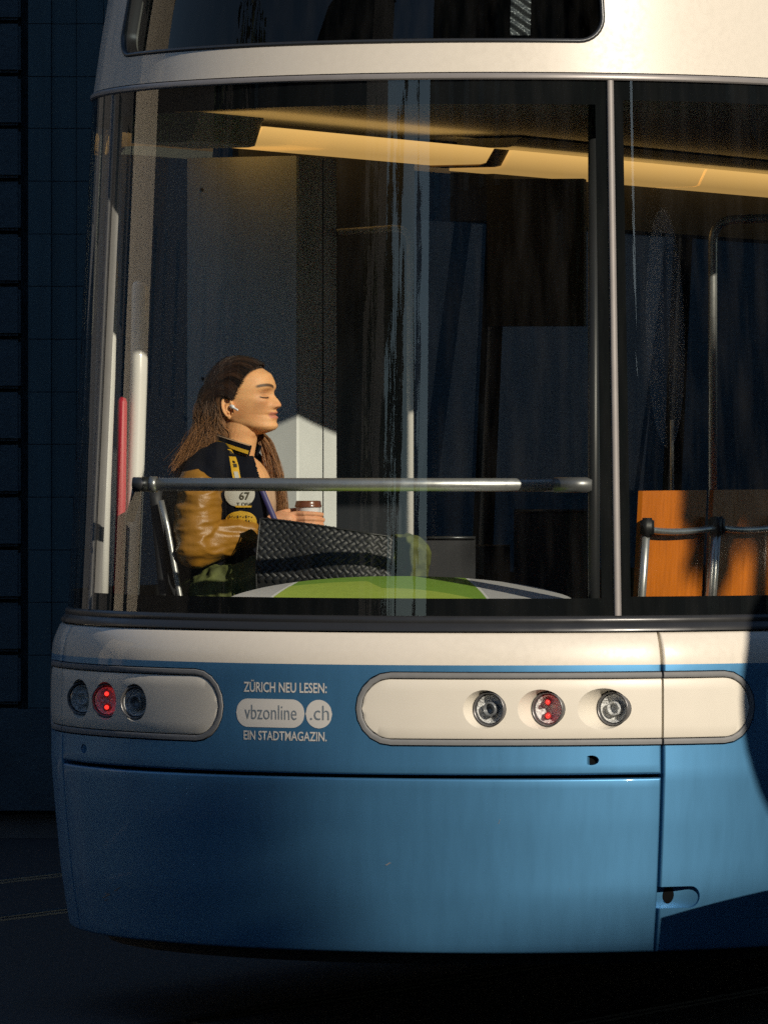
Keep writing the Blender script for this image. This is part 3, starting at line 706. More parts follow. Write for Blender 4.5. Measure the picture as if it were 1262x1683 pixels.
# street opposite and beside the tram, out of frame: seen as reflections in the glass and as shade
M['brick'] = mat('brown_render', (.05, .045, .04), .85, var=.15, scale=2)
M['greyr'] = mat('grey_render', (.06, .06, .062), .85, var=.12, scale=2)
M['creamr'] = mat('cream_render', (.62, .54, .42), .85, var=.06, scale=2)
M['wglass'] = mat('house_glass', (.02, .025, .03), .08)
M['tile'] = mat('roof_tile', (.10, .055, .04), .8)
M['leaf'] = mat('leaf', (.035, .06, .018), .6, var=.35, scale=2)
M['bark'] = mat('bark', (.05, .04, .03), .9)
M['vanwhite'] = mat('van_white', (.8, .79, .77), .3, coat=.5)
M['vanred'] = mat('van_red', (.30, .012, .03), .35, coat=.5)
M['yellow'] = mat('yellow_pole', (.75, .42, .03), .4)
M['tyre'] = mat('tyre', (.015, .015, .015), .8)
e1 = Vector((.809, .588)); e2 = Vector((.588, -.809))     # across and towards the sun, on the ground
def house(name, label, c, size, rz, m, cols, rows_, roofm=None):
    root = empty(name, (c[0], c[1], 0), rz); tag(root, label, 'building')
    Q = Matrix.Translation((c[0], c[1], 0)) @ Matrix.Rotation(rz, 4, 'Z')
    bm = bmesh.new(); bx(bm, (0, 0, size[2] / 2), size); bmesh.ops.transform(bm, matrix=Q, verts=bm.verts[:]); from_bm('wall', bm, m, root)
    bm = bmesh.new(); A = [bm.verts.new(p) for p in ((-size[0] / 2 - .3, -size[1] / 2 - .3, size[2]), (size[0] / 2 + .3, -size[1] / 2 - .3, size[2]), (size[0] / 2 + .3, size[1] / 2 + .3, size[2]), (-size[0] / 2 - .3, size[1] / 2 + .3, size[2]))]
    B = [bm.verts.new(p) for p in ((-size[0] / 2, 0, size[2] + 1.6), (size[0] / 2, 0, size[2] + 1.6))]
    bm.faces.new(A[::-1]); bm.faces.new((A[0], A[1], B[1], B[0])); bm.faces.new((A[2], A[3], B[0], B[1])); bm.faces.new((A[1], A[2], B[1])); bm.faces.new((A[3], A[0], B[0]))
    bmesh.ops.transform(bm, matrix=Q, verts=bm.verts[:]); from_bm('roof', bm, M['tile'], root)
    # windows on the local -Y face
    wme = bpy.data.meshes.new('window'); bm = bmesh.new(); bx(bm, (0, 0, 0), (1.1, .08, 1.6)); bm.to_mesh(wme); bm.free(); wme.materials.append(M['wglass'])
    for i in range(cols):
        for j in range(rows_):
            x = -size[0] / 2 + size[0] * (i + .5) / cols; z = 1.8 + (size[2] - 2.2) * j / max(1, rows_ - .2)
            link('window', wme, parent=root, matrix=Q @ Matrix.Translation((x, -size[1] / 2 - .01, z)))
    return root
house('long_house', 'long brown house across the street behind the camera', (28.6, -47, 0), (12.8, 8, 14), math.pi, M['brick'], 5, 3)
house('tall_house', 'tall brown house across the street behind the camera', (4, -47, 0), (36.2, 8, 27), math.pi, M['brick'], 11, 7)
house('town_house', 'tall grey house across the street at the left behind the camera', (-52, -42, 0), (49, 10, 25), math.pi, M['greyr'], 12, 4)
house('brown_house', 'dark brown house along the left of the square facing the tram', (-50, -8, 0), (54, 10, 13), R_(90), M['brick'], 12, 3)
house('cream_house', 'sunlit cream house far left of the square', (-32.7, 17.3, 0), (7, 8, 12), R_(65), M['creamr'], 1, 1)
house('slate_house', 'dark slate grey house left of the stone building', (-22, 32, 0), (27, 8, 14), R_(38), M['greyr'], 6, 4)
rh = e1 * -6.2 + e2 * 27.0; RHZ = .10 + (24.0 - .45) * math.tan(R_(SUN_EL))
house('shade_row_house', 'added row house behind the camera, roof height set to shade the ground', (rh.x, rh.y, 0), (15.6, 6, RHZ - .02), math.atan2(e1.y, e1.x) + math.pi, M['brick'], 6, 3)  # added house, height set so its roof line shades the ground
oc = Vector((2.1 * .809 + 15 * .588, 2.1 * .588 - 15 * .809)); cc = oc + e1 * 14 + e2 * 6
house('occluder_house', 'added tall house at the right to shade the background and the tram side', (cc.x, cc.y, 0), (28, 12, 17), math.atan2(e1.y, e1.x) + math.pi, M['greyr'], 8, 4)  # unseen house added to block sun from the wall and tram side
def tree(x, y, h, r, label, seed, n=1500):
    rnd = random.Random(seed); root = empty('street_tree', (x, y, 0)); tag(root, label, 'tree', 'street trees behind the camera')
    bm = bmesh.new(); tube(bm, [(x, y, 0), (x + .05, y, h * .3), (x, y + .1, h * .6), (x + .1, y, h * .9)], [.2, .16, .1, .03], 10)
    for k in range(7):
        a = rnd.uniform(0, 6.28); z = h * rnd.uniform(.3, .6); tube(bm, [(x, y, z), (x + math.cos(a) * r * .5, y + math.sin(a) * r * .5, z + h * .12), (x + math.cos(a) * r * .85, y + math.sin(a) * r * .85, z + h * .2)], [.07, .045, .015], 6)
    from_bm('trunk', bm, M['bark'], root)
    cl = [(x + rnd.gauss(0, r * .45), y + rnd.gauss(0, r * .45), h * rnd.uniform(.22, .95), r * rnd.uniform(.25, .45)) for _ in range(16)]
    v = []; f = []
    for k in range(n):
        c = rnd.choice(cl); d = Vector((rnd.gauss(0, 1), rnd.gauss(0, 1), rnd.gauss(0, 1))).normalized() * c[3] * rnd.random() ** .4
        p = Vector(c[:3]) + d; s = rnd.uniform(.10, .22); a = Vector((rnd.gauss(0, 1), rnd.gauss(0, 1), rnd.gauss(0, 1))).normalized(); b = a.orthogonal().normalized(); c2 = a.cross(b)
        i = len(v); v += [p - b * s, p + c2 * s * .5, p + b * s, p - c2 * s * .5]; f.append((i, i + 1, i + 2, i + 3))
    from_py('crown', v, f, M['leaf'], root)
for i, (x, y, h, r) in enumerate(((-25.5, -37, 9, 2.0), (-22.9, -39, 7, 1.5), (-20.6, -37, 8.5, 1.5), (-18.0, -36, 9.5, 1.3), (-13.5, -34.5, 10.5, .95))):
    tree(x, y, h, r, ['leafy tree at the far left of the gap between the houses', 'smaller leafy tree further back in the same gap', 'tallest leafy tree in the gap between the houses', 'leafy tree beside the tall brown house', 'tall thin sparse tree in front of the tall brown house'][i], 40 + i, 1500 if i < 4 else 760)
tree(-14, -3, 7.5, 2.2, 'bushy tree standing left of the tram near the kerb', 90, 2200)
tq = e1 * 1.85 + e2 * 8.0; tree(tq.x, tq.y, 6.6, .5, 'added slim tree, out of view, to dapple the orange seats', 77, 1500)  # unseen tree added to break up the sunlight on the seats
# added unseen spruce, shaped so its sloping edge shades the left of the tail
kq = e1 * -1.66 + e2 * 19.0; spr = empty('shadow_spruce', (kq.x, kq.y, 0)); tag(spr, 'added tall spruce behind the camera, shaped to shade the tram tail', 'tree')
bm = bmesh.new(); tube(bm, [(kq.x, kq.y, 0), (kq.x, kq.y, 7), (kq.x, kq.y, 13.0)], [.28, .18, .02], 10); from_bm('trunk', bm, M['bark'], spr)
rs_ = random.Random(12); v = []; f = []; APX = 13.35; SL = 2.75
for k in range(46):
    z = 1.6 + (APX - 1.7) * k / 45; r = (APX - z) / SL; nseg = 44; b0 = len(v)
    for q in range(nseg):
        t = 2 * math.pi * q / nseg + k * .13; rr = r * (1.02 if q % 2 else .93) * rs_.uniform(.96, 1.04) + .04
        v.append(Vector((kq.x + rr * math.cos(t), kq.y + rr * math.sin(t), z - .12 * r * (q % 2) - .05))); v.append(Vector((kq.x + rr * .25 * math.cos(t), kq.y + rr * .25 * math.sin(t), z + .42 * r + .05)))
    for q in range(nseg): a = b0 + 2 * q; b = b0 + 2 * ((q + 1) % nseg); f.append((a, b, b + 1, a + 1))
from_py('crown', v, f, M['leaf'], spr)
# added disc and sloping block, unseen at the right, shadowing the side panel
c0 = e1 * 1.36; sp = c0 + e2 * 3.2 + Vector((0, 0)); base = -(.315 * .588 - 1.2 * .809)
sd = 3.6; sp = e1 * 1.354 + e2 * sd; 
sgn = empty('shadow_disc', (sp.x, sp.y, 0)); tag(sgn, 'added round disc on a post, out of view, casting the curved shadow', 'sign')
tan_el = math.tan(R_(SUN_EL)); zc_s = .93 + (sd - .5) * tan_el
def disc(name, r0, r1, th, m, dz=0.):
    bm = bmesh.new(); nrm = Vector((e2.x, e2.y, 0)); ux = Vector((e1.x, e1.y, 0)); cen = Vector((sp.x, sp.y, zc_s)) + nrm * dz
    R = [[bm.verts.new(cen + nrm * d + ux * (r * math.cos(a)) + UPV * (r * math.sin(a))) for a in lin(0, 2 * math.pi, 48)[:-1]] for r, d in ((r1, 0), (r1, th), (r0, th), (r0, 0))]
    for j in range(4 if r0 > .001 else 3):
        A, B = R[j], R[(j + 1) % 4]
        for i in range(48): bm.faces.new((A[i], A[(i + 1) % 48], B[(i + 1) % 48], B[i]))
    if r0 <= .001: bmesh.ops.remove_doubles(bm, verts=bm.verts[:], dist=.0005)
    return from_bm(name, bm, m, sgn)
disc('disc_border', .40, .50, .02, M['darkmetal']); disc('disc_plate', .0005, .398, .016, M['vanwhite'])
bm = bmesh.new(); tube(bm, [(sp.x - e2.x * .04, sp.y - e2.y * .04, 0), (sp.x - e2.x * .04, sp.y - e2.y * .04, zc_s + .3)], .03, 14); from_bm('post', bm, M['darkmetal'], sgn)
bm = bmesh.new(); pd = 1.15  # unseen sloping block added to cast the low shadow
def zp(c): return .345 + (c - .613) * .33 + (pd - .46) * tan_el
A = []; B = []
for (c, d) in ((.635, pd), (3.2, pd), (3.2, pd + .25), (.635, pd + .25)):
    p = e1 * c + e2 * d; A.append(bm.verts.new((p.x, p.y, 0))); B.append(bm.verts.new((p.x, p.y, min(zp(c), zp(1.6)))))
bm.faces.new(A[::-1]); bm.faces.new(B)
for i in range(4): bm.faces.new((A[i], A[(i + 1) % 4], B[(i + 1) % 4], B[i]))
tag(from_bm('shadow_block', bm, M['stone']), 'added sloping block right of the tram tail, casting the low shadow', 'wall')

# ------------------------------------------------------------------ the passenger
GAM = 18.0
HO3 = at(395, 655, 1.12); F3 = Vector((math.cos(R_(GAM)), -math.sin(R_(GAM)), 0)); S3 = Vector((-math.sin(R_(GAM)), -math.cos(R_(GAM)), 0))
def LP(f, s, u): return HO3 + F3 * f + S3 * s + Vector((0, 0, u))
def inv(p): d = p - HO3; return d.dot(F3), d.dot(S3), d.z
def pf(px, s): return (px - 395 + 175 * s) / 537
def pu(py): return (655 - py) / 565
person = empty('person', LP(-.04, 0, -.66), -R_(GAM))
tag(person, 'woman seated in the tram window, eyes closed, wearing a letterman jacket with ochre sleeves', 'person')

def attr_mat(name, rough, sss=0., spec=.4, bump=0., bscale=400):
    m = mat(name, (1, 1, 1), rough, spec=spec, bump=bump, bscale=bscale); nt = m.node_tree; a = nt.nodes.new('ShaderNodeVertexColor'); a.layer_name = 'Col'
    b = nt.nodes['Principled BSDF']; nt.links.new(a.outputs[0], b.inputs['Base Color']); b.inputs['Subsurface Weight'].default_value = sss
    b.inputs['Subsurface Radius'].default_value = (.01, .004, .002); b.inputs['Subsurface Scale'].default_value = .5; return m
M['skin'] = attr_mat('skin', .50, .15, .32, .12, 420)
M['hair'] = mat('dark_brown_hair', (.020, .010, .006), .5, spec=.4, var=.35, scale=60)
M['lock'] = attr_mat('hair_lock', .46, 0., .45)
M['hairlight'] = mat('brown_hair', (.11, .045, .016), .38, spec=.6, var=.35, scale=60)
M['navy'] = mat('navy_wool', (.004, .005, .010), .9, spec=.15, bump=.25, bscale=500)
M['ochre'] = mat('ochre_leather', (.31, .14, .014), .43, var=.10, scale=30, bump=.12, bscale=250)
M['camo'] = mat('olive_cotton', (.10, .115, .03), .8, var=.45, scale=22, bump=.25, bscale=350)
M['top'] = mat('beige_top', (.55, .36, .23), .7, bump=.15, bscale=300)
M['earbud'] = mat('white_plastic', (.85, .85, .86), .25)
M['purple'] = mat('jacket_lining', (.05, .045, .16), .5)
M['patchy'] = mat('patch_yellow', (.62, .36, .02), .6, bump=.3, bscale=500)
M['patchw'] = mat('patch_cream', (.46, .44, .38), .7, bump=.3, bscale=500)
M['patchk'] = mat('patch_thread', (.05, .04, .02), .8)

def g(x, s): return np.exp(-x * x / (2 * s * s))
FU = [-.105, -.1, -.09, -.0786, -.069, -.057, -.047, -.04, -.03, -.016, .007, .02, .035, .05, .072, .0885, .1, .107]
FF = [.055, .082, .106, .1125, .1085, .111, .109, .1105, .1065, .1, .1, .1045, .106, .1035, .0925, .066, .043, -.015]
BU = [-.105, -.1, -.085, -.07, -.05, -.03, 0, .03, .06, .085, .1, .107]
BF = [.045, .03, .0, -.04, -.07, -.087, -.1, -.104, -.098, -.082, -.056, -.025]
WU = [-.105, -.1, -.085, -.07, -.05, -.03, 0, .03, .06, .085, .1, .107]
WW = [.006, .02, .041, .053, .0605, .0655, .0715, .074, .0705, .056, .034, .004]
NU = [-.034, -.031, -.028, -.024, -.020, -.016, -.012, -.007, -.001, .006, .013, .02]
NN = [.0, .0035, .010, .0175, .0208, .0215, .0203, .0175, .0135, .008, .003, .0]
def smooth_i(x, X, Y, k=.004):
    return (np.interp(x - k, X, Y) + np.interp(x, X, Y) * 2 + np.interp(x + k, X, Y)) / 4
def head_pt(u, al, feat=True):
    ff = float(smooth_i(u, FU, FF, .003)); fb = float(smooth_i(u, BU, BF)); w = float(smooth_i(u, WU, WW))
    fc = 0. if fb < -.03 else (ff + fb) / 2; fc = min(fc, (ff + fb) / 2 + .0 if fb > -.06 else 0.)
    if fb > -.06: fc = (ff + fb) / 2 * min(1, (fb + .06) / .05) if fb < -.01 else (ff + fb) / 2
    c, s_ = math.cos(al), math.sin(al); e = 2 / 2.02
    f = fc + ((ff - fc) if c > 0 else (fc - fb)) * math.copysign(abs(c) ** e, c); s = w * math.copysign(abs(s_) ** e, s_)
    if feat and c > 0:
        a = abs(s); k = min(1, max(0, (f - .02) / .04)); d = 0
        nw = .0062 + .0062 * max(0, min(1, (.005 - u) / .025))
        d += float(np.interp(u, NU, NN)) * float(g(s, nw)) * 1.12
        d += .0085 * g(a - .0145, .0052) * g(u + .0205, .0066)
        d += -.0185 * g(a - .029, .0125) * g(u - .014, .0085) + .0095 * g(a - .0325, .0095) * g(u - .009, .0068) - .0022 * g(a - .033, .012) * g(u - .0030, .0016)
        d += .004 * g(a - .028, .016) * g(u - .032, .006) + .0105 * g(a - .047, .013) * g(u + .010, .0105) - .0100 * g(a - .044, .015) * g(u + .046, .014)
        d += .0045 * g(s, .013) * g(u + .0405, .0034) + .0050 * g(s, .012) * g(u + .0550, .0042) - .005 * g(s, .019) * g(u + .0475, .0018)
        d += -.003 * g(a - .024, .004) * g(u + .048, .006)
        d += .0035 * g(s, .014) * g(u + .081, .009) - .004 * g(a - .009, .004) * g(u + .029, .0028)
        f += d * k
    return f, s, u
def head_grid(bm, off=0., feat=True, na=150, nu=120):
    us_ = lin(-.104, .1065, nu); rows_ = []
    for u in us_:
        r = []
        for k in range(na):
            f, s, uu = head_pt(u, 2 * math.pi * k / na, feat); r.append(bm.verts.new(LP(f, s, uu)))
        rows_.append(r)
    for A, B in zip(rows_[:-1], rows_[1:]):
        for k in range(na): bm.faces.new((A[k], A[(k + 1) % na], B[(k + 1) % na], B[k]))
    bm.faces.new(rows_[0][::-1]); bm.faces.new(rows_[-1])
def remesh(o, vox, sm=2, fac=.5):
    m = o.modifiers.new('r', 'REMESH'); m.mode = 'VOXEL'; m.voxel_size = vox; m.use_smooth_shade = True
    if sm: q = o.modifiers.new('s', 'SMOOTH'); q.iterations = sm; q.factor = fac
    return bake(o)
def cap(bm, a, b, ra, rb, seg=20): capsule(bm, LP(*a), LP(*b), ra, rb, seg)

bm = bmesh.new(); head_grid(bm)
cap(bm, (.004, 0, -.075), (-.026, 0, -.215), .052, .056, 28)
cap(bm, (.03, .012, -.10), (.0, .02, -.175), .022, .016)             # neck muscle
# ear
for sg in (1, -1):
    ec = (-.012, .0725 * sg, -.026)
    pts = [LP(ec[0] + .0145 * math.cos(t) - .006 * math.sin(t), ec[1] + sg * (.006 + .004 * math.cos(t + 2.6)), ec[2] + .027 * math.sin(t)) for t in lin(R_(-50), R_(250), 26)]
    tube(bm, pts, [.0032 + .0012 * math.sin(math.pi * i / 26) for i in range(27)], 10)
    ellip(bm, LP(ec[0] - .001, ec[1] - .001 * sg, ec[2]), (.015, .006, .026), seg=18)
    ellip(bm, LP(ec[0] + .004, ec[1] + .0025 * sg, ec[2] - .0275), (.0065, .0045, .0075), seg=14)
    tube(bm, [LP(ec[0] + .007, ec[1] + .004 * sg, ec[2] + .016), LP(ec[0] - .004, ec[1] + .006 * sg, ec[2] + .006), LP(ec[0] - .004, ec[1] + .006 * sg, ec[2] - .010), LP(ec[0] + .006, ec[1] + .005 * sg, ec[2] - .018)], .0028, 8)
    ellip(bm, LP(ec[0] + .012, ec[1] + .001 * sg, ec[2] - .002), (.004, .0045, .006), seg=12)
# trunk, arms, legs
cap(bm, (-.035, 0, -.25), (-.05, 0, -.5), .10, .11, 28); cap(bm, (-.04, -.10, -.215), (-.04, .10, -.215), .05, .05); ellip(bm, LP(.0, 0, -.28), (.095, .13, .12))
SH, EL, WR = (-.068, .155, -.255), (-.066, .185, -.42), (.085, .075, -.370)
cap(bm, SH, EL, .046, .04); cap(bm, EL, WR, .038, .025)
SH2, EL2, WR2 = (-.045, -.165, -.235), (-.03, -.22, -.46), (.15, -.14, -.40)
cap(bm, SH2, EL2, .046, .04); cap(bm, EL2, WR2, .038, .025)
for sg in (1, -1): cap(bm, (-.03, .085 * sg, -.57), (.46, .11 * sg, -.47), .075, .05); cap(bm, (.46, .11 * sg, -.47), (.42, .10 * sg, -.88), .05, .035); cap(bm, (.40, .10 * sg, -.90), (.56, .11 * sg, -.915), .035, .028)
# right hand round the cup, left hand flat on the bag
CUPC = (pf(507, .0), .0); CR = .036
def finger(bm, pts, r):
    P = [Vector(p) for p in pts]; Q = [P[0]]
    for a, b in zip(P[:-1], P[1:]): Q += [a.lerp(b, .5), b]
    tube(bm, [LP(*p) for p in Q[:1]] + [LP(*p) for p in Q[1:]], [r * (1.06 - .28 * i / (len(Q) - 1)) for i in range(len(Q))], 12); ellip(bm, LP(*Q[-1]), (r * .8,) * 3, seg=10)
cap(bm, WR, (.115, .058, -.358), .023, .024); 
pc = (.145, .052, -.356); ellip(bm, LP(*pc), (.042, .014, .030), Matrix.Rotation(-R_(GAM), 3, 'Z'), 22); cap(bm, (.115, .058, -.358), (.165, .049, -.352), .021, .020)
for k, du in enumerate((-.338, -.353, -.367, -.380)):
    rr = CR + .010; a0 = [128, 124, 124, 128][k]; a1 = [14, 6, 12, 26][k]; pts = [(.158, .050, du - .002)]
    for a in (a0 - 10, a0 - 42, a0 - 76, a1): pts.append((CUPC[0] + rr * math.cos(R_(a)), CUPC[1] + rr * math.sin(R_(a)), du + .004 * math.sin(R_(a))))
    finger(bm, pts, [.0085, .009, .0085, .0075][k])
finger(bm, [(.122, .045, -.340), (.145, .020, -.330), (.160, -.012, -.326), (CUPC[0] - .035, -.035, -.324)], .0095)
cap(bm, WR2, (.235, -.10, -.405), .024, .022); ellip(bm, LP(.21, -.11, -.405), (.045, .038, .014), Matrix.Rotation(-R_(GAM), 3, 'Z'), 20)
for k in range(4):
    y = -.085 - .019 * k; finger(bm, [(.235, y, -.402), (.268, y + .002, -.399), (.292 + .004 * (k in (1, 2)), y + .003, -.406), (.308 + .005 * (k in (1, 2)), y + .003, -.416)], .0085)
finger(bm, [(.18, -.075, -.405), (.21, -.055, -.40), (.235, -.052, -.405)], .0095)
body = from_bm('body', bm, M['skin'], person)
remesh(body, .0018, 1, .4)
me = body.data; co = np.empty(len(me.vertices) * 3); me.vertices.foreach_get('co', co); co = co.reshape(-1, 3) - np.array(HO3)
f_ = co @ np.array(F3); s_ = co @ np.array(S3); u_ = co[:, 2]; a_ = np.abs(s_); front = np.clip((f_ - .05) / .02, 0, 1)
base = np.array([.82, .425, .19]); colr = np.tile(base, (len(co), 1))
def mixc(mask, c):
    global colr
    mask = np.clip(mask, 0, 1)[:, None]; colr = colr * (1 - mask) + np.array(c) * mask
rng = np.random.default_rng(3)
mixc(.35 * g(a_ - .045, .02) * g(u_ + .015, .018) * front, (.60, .26, .15))
mixc(.5 * g(a_ - .032, .014) * g(u_ - .013, .006) * front, (.34, .16, .085))  # lids browner as makeup and as painted socket shade
mixc(.38 * g(a_ - .058, .02) * g(u_ + .045, .022), (.50, .20, .08)); mixc(.30 * g(s_, .016) * g(u_ + .017, .008) * front, (.70, .28, .15))  # jaw side darkened as painted shade; nose tip only redder
mixc(.35 * np.clip((-.088 - u_) / .012, 0, 1) * np.clip((u_ + .12) / .01, 0, 1), (.52, .22, .09))  # underside of the jaw darkened, shade put into the skin colour
hl_ = np.array([float(np.interp(x, [-.2, -.1, -.012, .0, .010, .018, .03, .055, .072, .085, .0905, .098, .2], [-.05, -.05, -.035, -.03, -.016, .002, .016, .032, .043, .058, .067, .2, .2])) for x in u_])
mixc(np.where(u_ > -.005, np.clip(1 - (f_ - hl_) / .0075, 0, 1) ** 1.3 * .85, 0), (.07, .032, .016))
lipw = np.clip((.025 - a_) / .005, 0, 1); up = np.clip(1.2 - np.abs(u_ + .0425 + .1 * a_ * .4) / .0052, 0, 1) * 1.0; lo_ = np.clip(1.3 - np.abs(u_ + .0545 - .12 * a_) / .0058, 0, 1)
mixc(np.maximum(up, lo_) * lipw * np.clip((f_ - .07) / .01, 0, 1) * .9, (.56, .18, .14))
mixc(g(u_ + .0478, .0011) * lipw * np.clip((f_ - .07) / .01, 0, 1) * .85, (.14, .04, .03))
bc = .0325 + .0065 * np.sin(np.pi * np.clip((a_ - .008) / .055, 0, 1)) - .05 * np.clip(a_ - .045, 0, 1)
mixc(np.clip(1.6 - np.abs(u_ - bc) / (.0043 - .034 * np.clip(a_ - .03, 0, .08)).clip(.0013), 0, 1) * np.clip((a_ - .009) / .004, 0, 1) * np.clip((.060 - a_) / .006, 0, 1) * front * .92, (.035, .018, .010))
lc = .0035 - .0018 * np.sin(np.pi * np.clip((a_ - .017) / .032, 0, 1)) + .06 * np.clip(a_ - .043, 0, 1)
mixc(np.clip(1.5 - np.abs(u_ - lc) / .0023, 0, 1) * np.clip((a_ - .016) / .004, 0, 1) * np.clip((.051 - a_) / .004, 0, 1) * front * .95, (.02, .010, .008))
mixc(.55 * g(u_ - (.0165 + 0 * a_), .0012) * np.clip((a_ - .018) / .006, 0, 1) * np.clip((.048 - a_) / .006, 0, 1) * front, (.25, .12, .07))  # fold under the brow drawn darker, its shade in the colour
mixc(g(a_ - .0085, .003) * g(u_ + .0305, .0018) * front * .8, (.10, .035, .02))
hand = ((f_ > .10) & (u_ < -.30)).astype(float); mixc(hand * .5, (.60, .27, .19))
nz_ = np.array([noise.fractal(Vector(p) * 38, 1.0, 2.0, 3) for p in co]); colr *= (1 + .10 * nz_[:, None] * np.array([.6, 1., 1.2])) * (1 + rng.normal(0, .03, (len(co), 1)))
ca = me.color_attributes.new('Col', 'FLOAT_COLOR', 'POINT'); buf = np.ones((len(co), 4)); buf[:, :3] = np.clip(colr, 0, 1); ca.data.foreach_set('color', buf.ravel())

def noisy(o, amp, sc, stretch=(1, 1, 1), ridged=False):
    me = o.data; me.update(); nr = [v.normal.copy() for v in me.vertices]
    for v, n in zip(me.vertices, nr):
        p = Vector((v.co.x * stretch[0], v.co.y * stretch[1], v.co.z * stretch[2])) * sc
        q = noise.fractal(p, 1.0, 2.0, 3)
        if ridged: q = .5 - abs(q) * 1.6
        v.co += n * (q * amp)
    me.update()
def shape(name, fn, mats, vox, sm, parent, fold=None, filt=None, thick=0.):
    bm = bmesh.new(); fn(bm); o = from_bm(name, bm, mats, parent); remesh(o, vox, sm, .5)
    if fold: noisy(o, *fold)
    if filt:
        bm = bmesh.new(); bm.from_mesh(o.data); bmesh.ops.delete(bm, geom=[v for v in bm.verts if filt(*inv(v.co), v.co)], context='VERTS'); bm.to_mesh(o.data); bm.free()
        if thick:
            m = o.modifiers.new('t', 'SOLIDIFY'); m.thickness = thick; m.offset = -1; bake(o)
    o.data.polygons.foreach_set('use_smooth', [True] * len(o.data.polygons)); return o
# beige top
shape('top', lambda bm: (cap(bm, (-.035, 0, -.27), (-.045, 0, -.5), .108, .118, 28), ellip(bm, LP(.004, 0, -.30), (.100, .135, .115))), M['top'], .005, 3, person, (.006, 14., (1, 1, .5)), filt=lambda f, s, u, p: u > -.215)
# jacket: navy body
def jk(bm):
    cap(bm, (-.045, 0, -.27), (-.05, 0, -.52), .132, .138, 28); cap(bm, (-.042, -.125, -.205), (-.042, .125, -.205), .070, .070, 24)
    ellip(bm, LP(.005, 0, -.31), (.112, .15, .15)); cap(bm, (-.05, .10, -.18), (-.035, .03, -.135), .045, .04); cap(bm, (-.05, -.10, -.18), (-.035, -.03, -.135), .045, .04)
    cap(bm, (-.05, .10, -.205), (-.065, .15, -.235), .070, .066)
def open_front(f, s, u, p):
    x = px_of(p); y = HOR - (p.z - CAM_H) * FPX / (CAM_D + p.y); e = 413 + (y - 735) * .30
    return (f > -.005 and s > -.03 and x > e and u > -.40) or (f > .03 and s <= -.02 and s > -.075 - .1 * (u + .3) and u > -.42) or (u > -.125) or (u > -.165 and abs(s) < .05 and f > -.065)
jacket = shape('jacket', jk, [M['navy']], .005, 4, person, (.010, 9., (1, 1, .6)), open_front, .006)
# ochre sleeves
def sleeve(a, b, c):
    def fn(bm):
        cap(bm, a, b, .066, .064, 24); cap(bm, b, c, .062, .043, 24)
        A = Vector(b); 
        for k in range(4): t = .12 + .2 * k; p = Vector(b).lerp(Vector(c), t * .6); ellip(bm, LP(*p), (.046 - .003 * k, .061 - .004 * k, .061 - .004 * k), Matrix.Rotation(R_(20 + 12 * k), 3, S3), seg=18)
    return fn
def rsl(o):
    pass
sl = shape('sleeve', sleeve((-.068, .165, -.262), (-.070, .190, -.425), (.062, .10, -.390)), M['ochre'], .0045, 6, jacket, (.0095, 11., (.6, .6, 1.7), True))
sl2 = shape('sleeve', sleeve((-.045, -.165, -.265), (-.03, -.215, -.44), (.12, -.15, -.40)), M['ochre'], .006, 5, jacket, (.0095, 11., (.6, .6, 1.7), True))
# ribbed collar with a yellow stripe
def collar_pt(t, h, o=0.):
    a = R_(-150 + 300 * t); r0 = .066 + .012 * h + o
    return LP(-.024 + r0 * math.cos(math.pi + a) * 1.05 + .014 * h * 0, r0 * math.sin(math.pi + a) * 1.06, -.122 + .030 * h - .052 * (math.cos(math.pi + a) * .5 + .5) ** 1.3 + .004)
v, f = grid(lambda t, h: collar_pt(t, h), lin(0, 1, 60), lin(0, 1, 8)); col_ = from_py('collar', v, f, M['navy'], jacket, True)
m_ = col_.modifiers.new('t', 'SOLIDIFY'); m_.thickness = .006; bake(col_)
v, f = grid(lambda t, h: collar_pt(t, .06 + .34 * h, .0085), lin(.02, .98, 60), lin(0, 1, 3)); from_py('collar_stripe', v, f, M['patchy'], jacket, True)
v, f = grid(lambda t, h: collar_pt(t, .86 + .12 * h, .0085), lin(.02, .98, 60), lin(0, 1, 2)); from_py('collar_stripe', v, f, M['top'], jacket, True)
# purple edge of the open front
def on_jacket(px, py, lift=.004):
    o = Vector((0, -CAM_D, CAM_H)); d = (at(px, py, 1.0) - o).normalized(); best = None
    for ob in (jacket, sl):
        ok, loc, nrm, i = ob.ray_cast(ob.matrix_basis.inverted() @ o, d) if False else (False, None, None, 0)
    return None
from mathutils.bvhtree import BVHTree
def bvh_of(o):
    me = o.data; return BVHTree.FromPolygons([v.co.copy() for v in me.vertices], [tuple(p.vertices) for p in me.polygons])
jb = bvh_of(jacket); sb = bvh_of(sl)
def hit(px, py, lift=.003, trees=None, dflt=.98):
    o = Vector((0, -CAM_D, CAM_H)); d = (at(px, py, 1.0) - o).normalized(); best = None
    for t in (trees or (jb,)):
        loc, n, i, ds = t.ray_cast(o, d)
        if loc is not None and (best is None or ds < best[1]): best = (loc, ds, n)
    if best is None: return None
    n = best[2]; n = n if n.dot(d) < 0 else -n
    return best[0] - d * lift
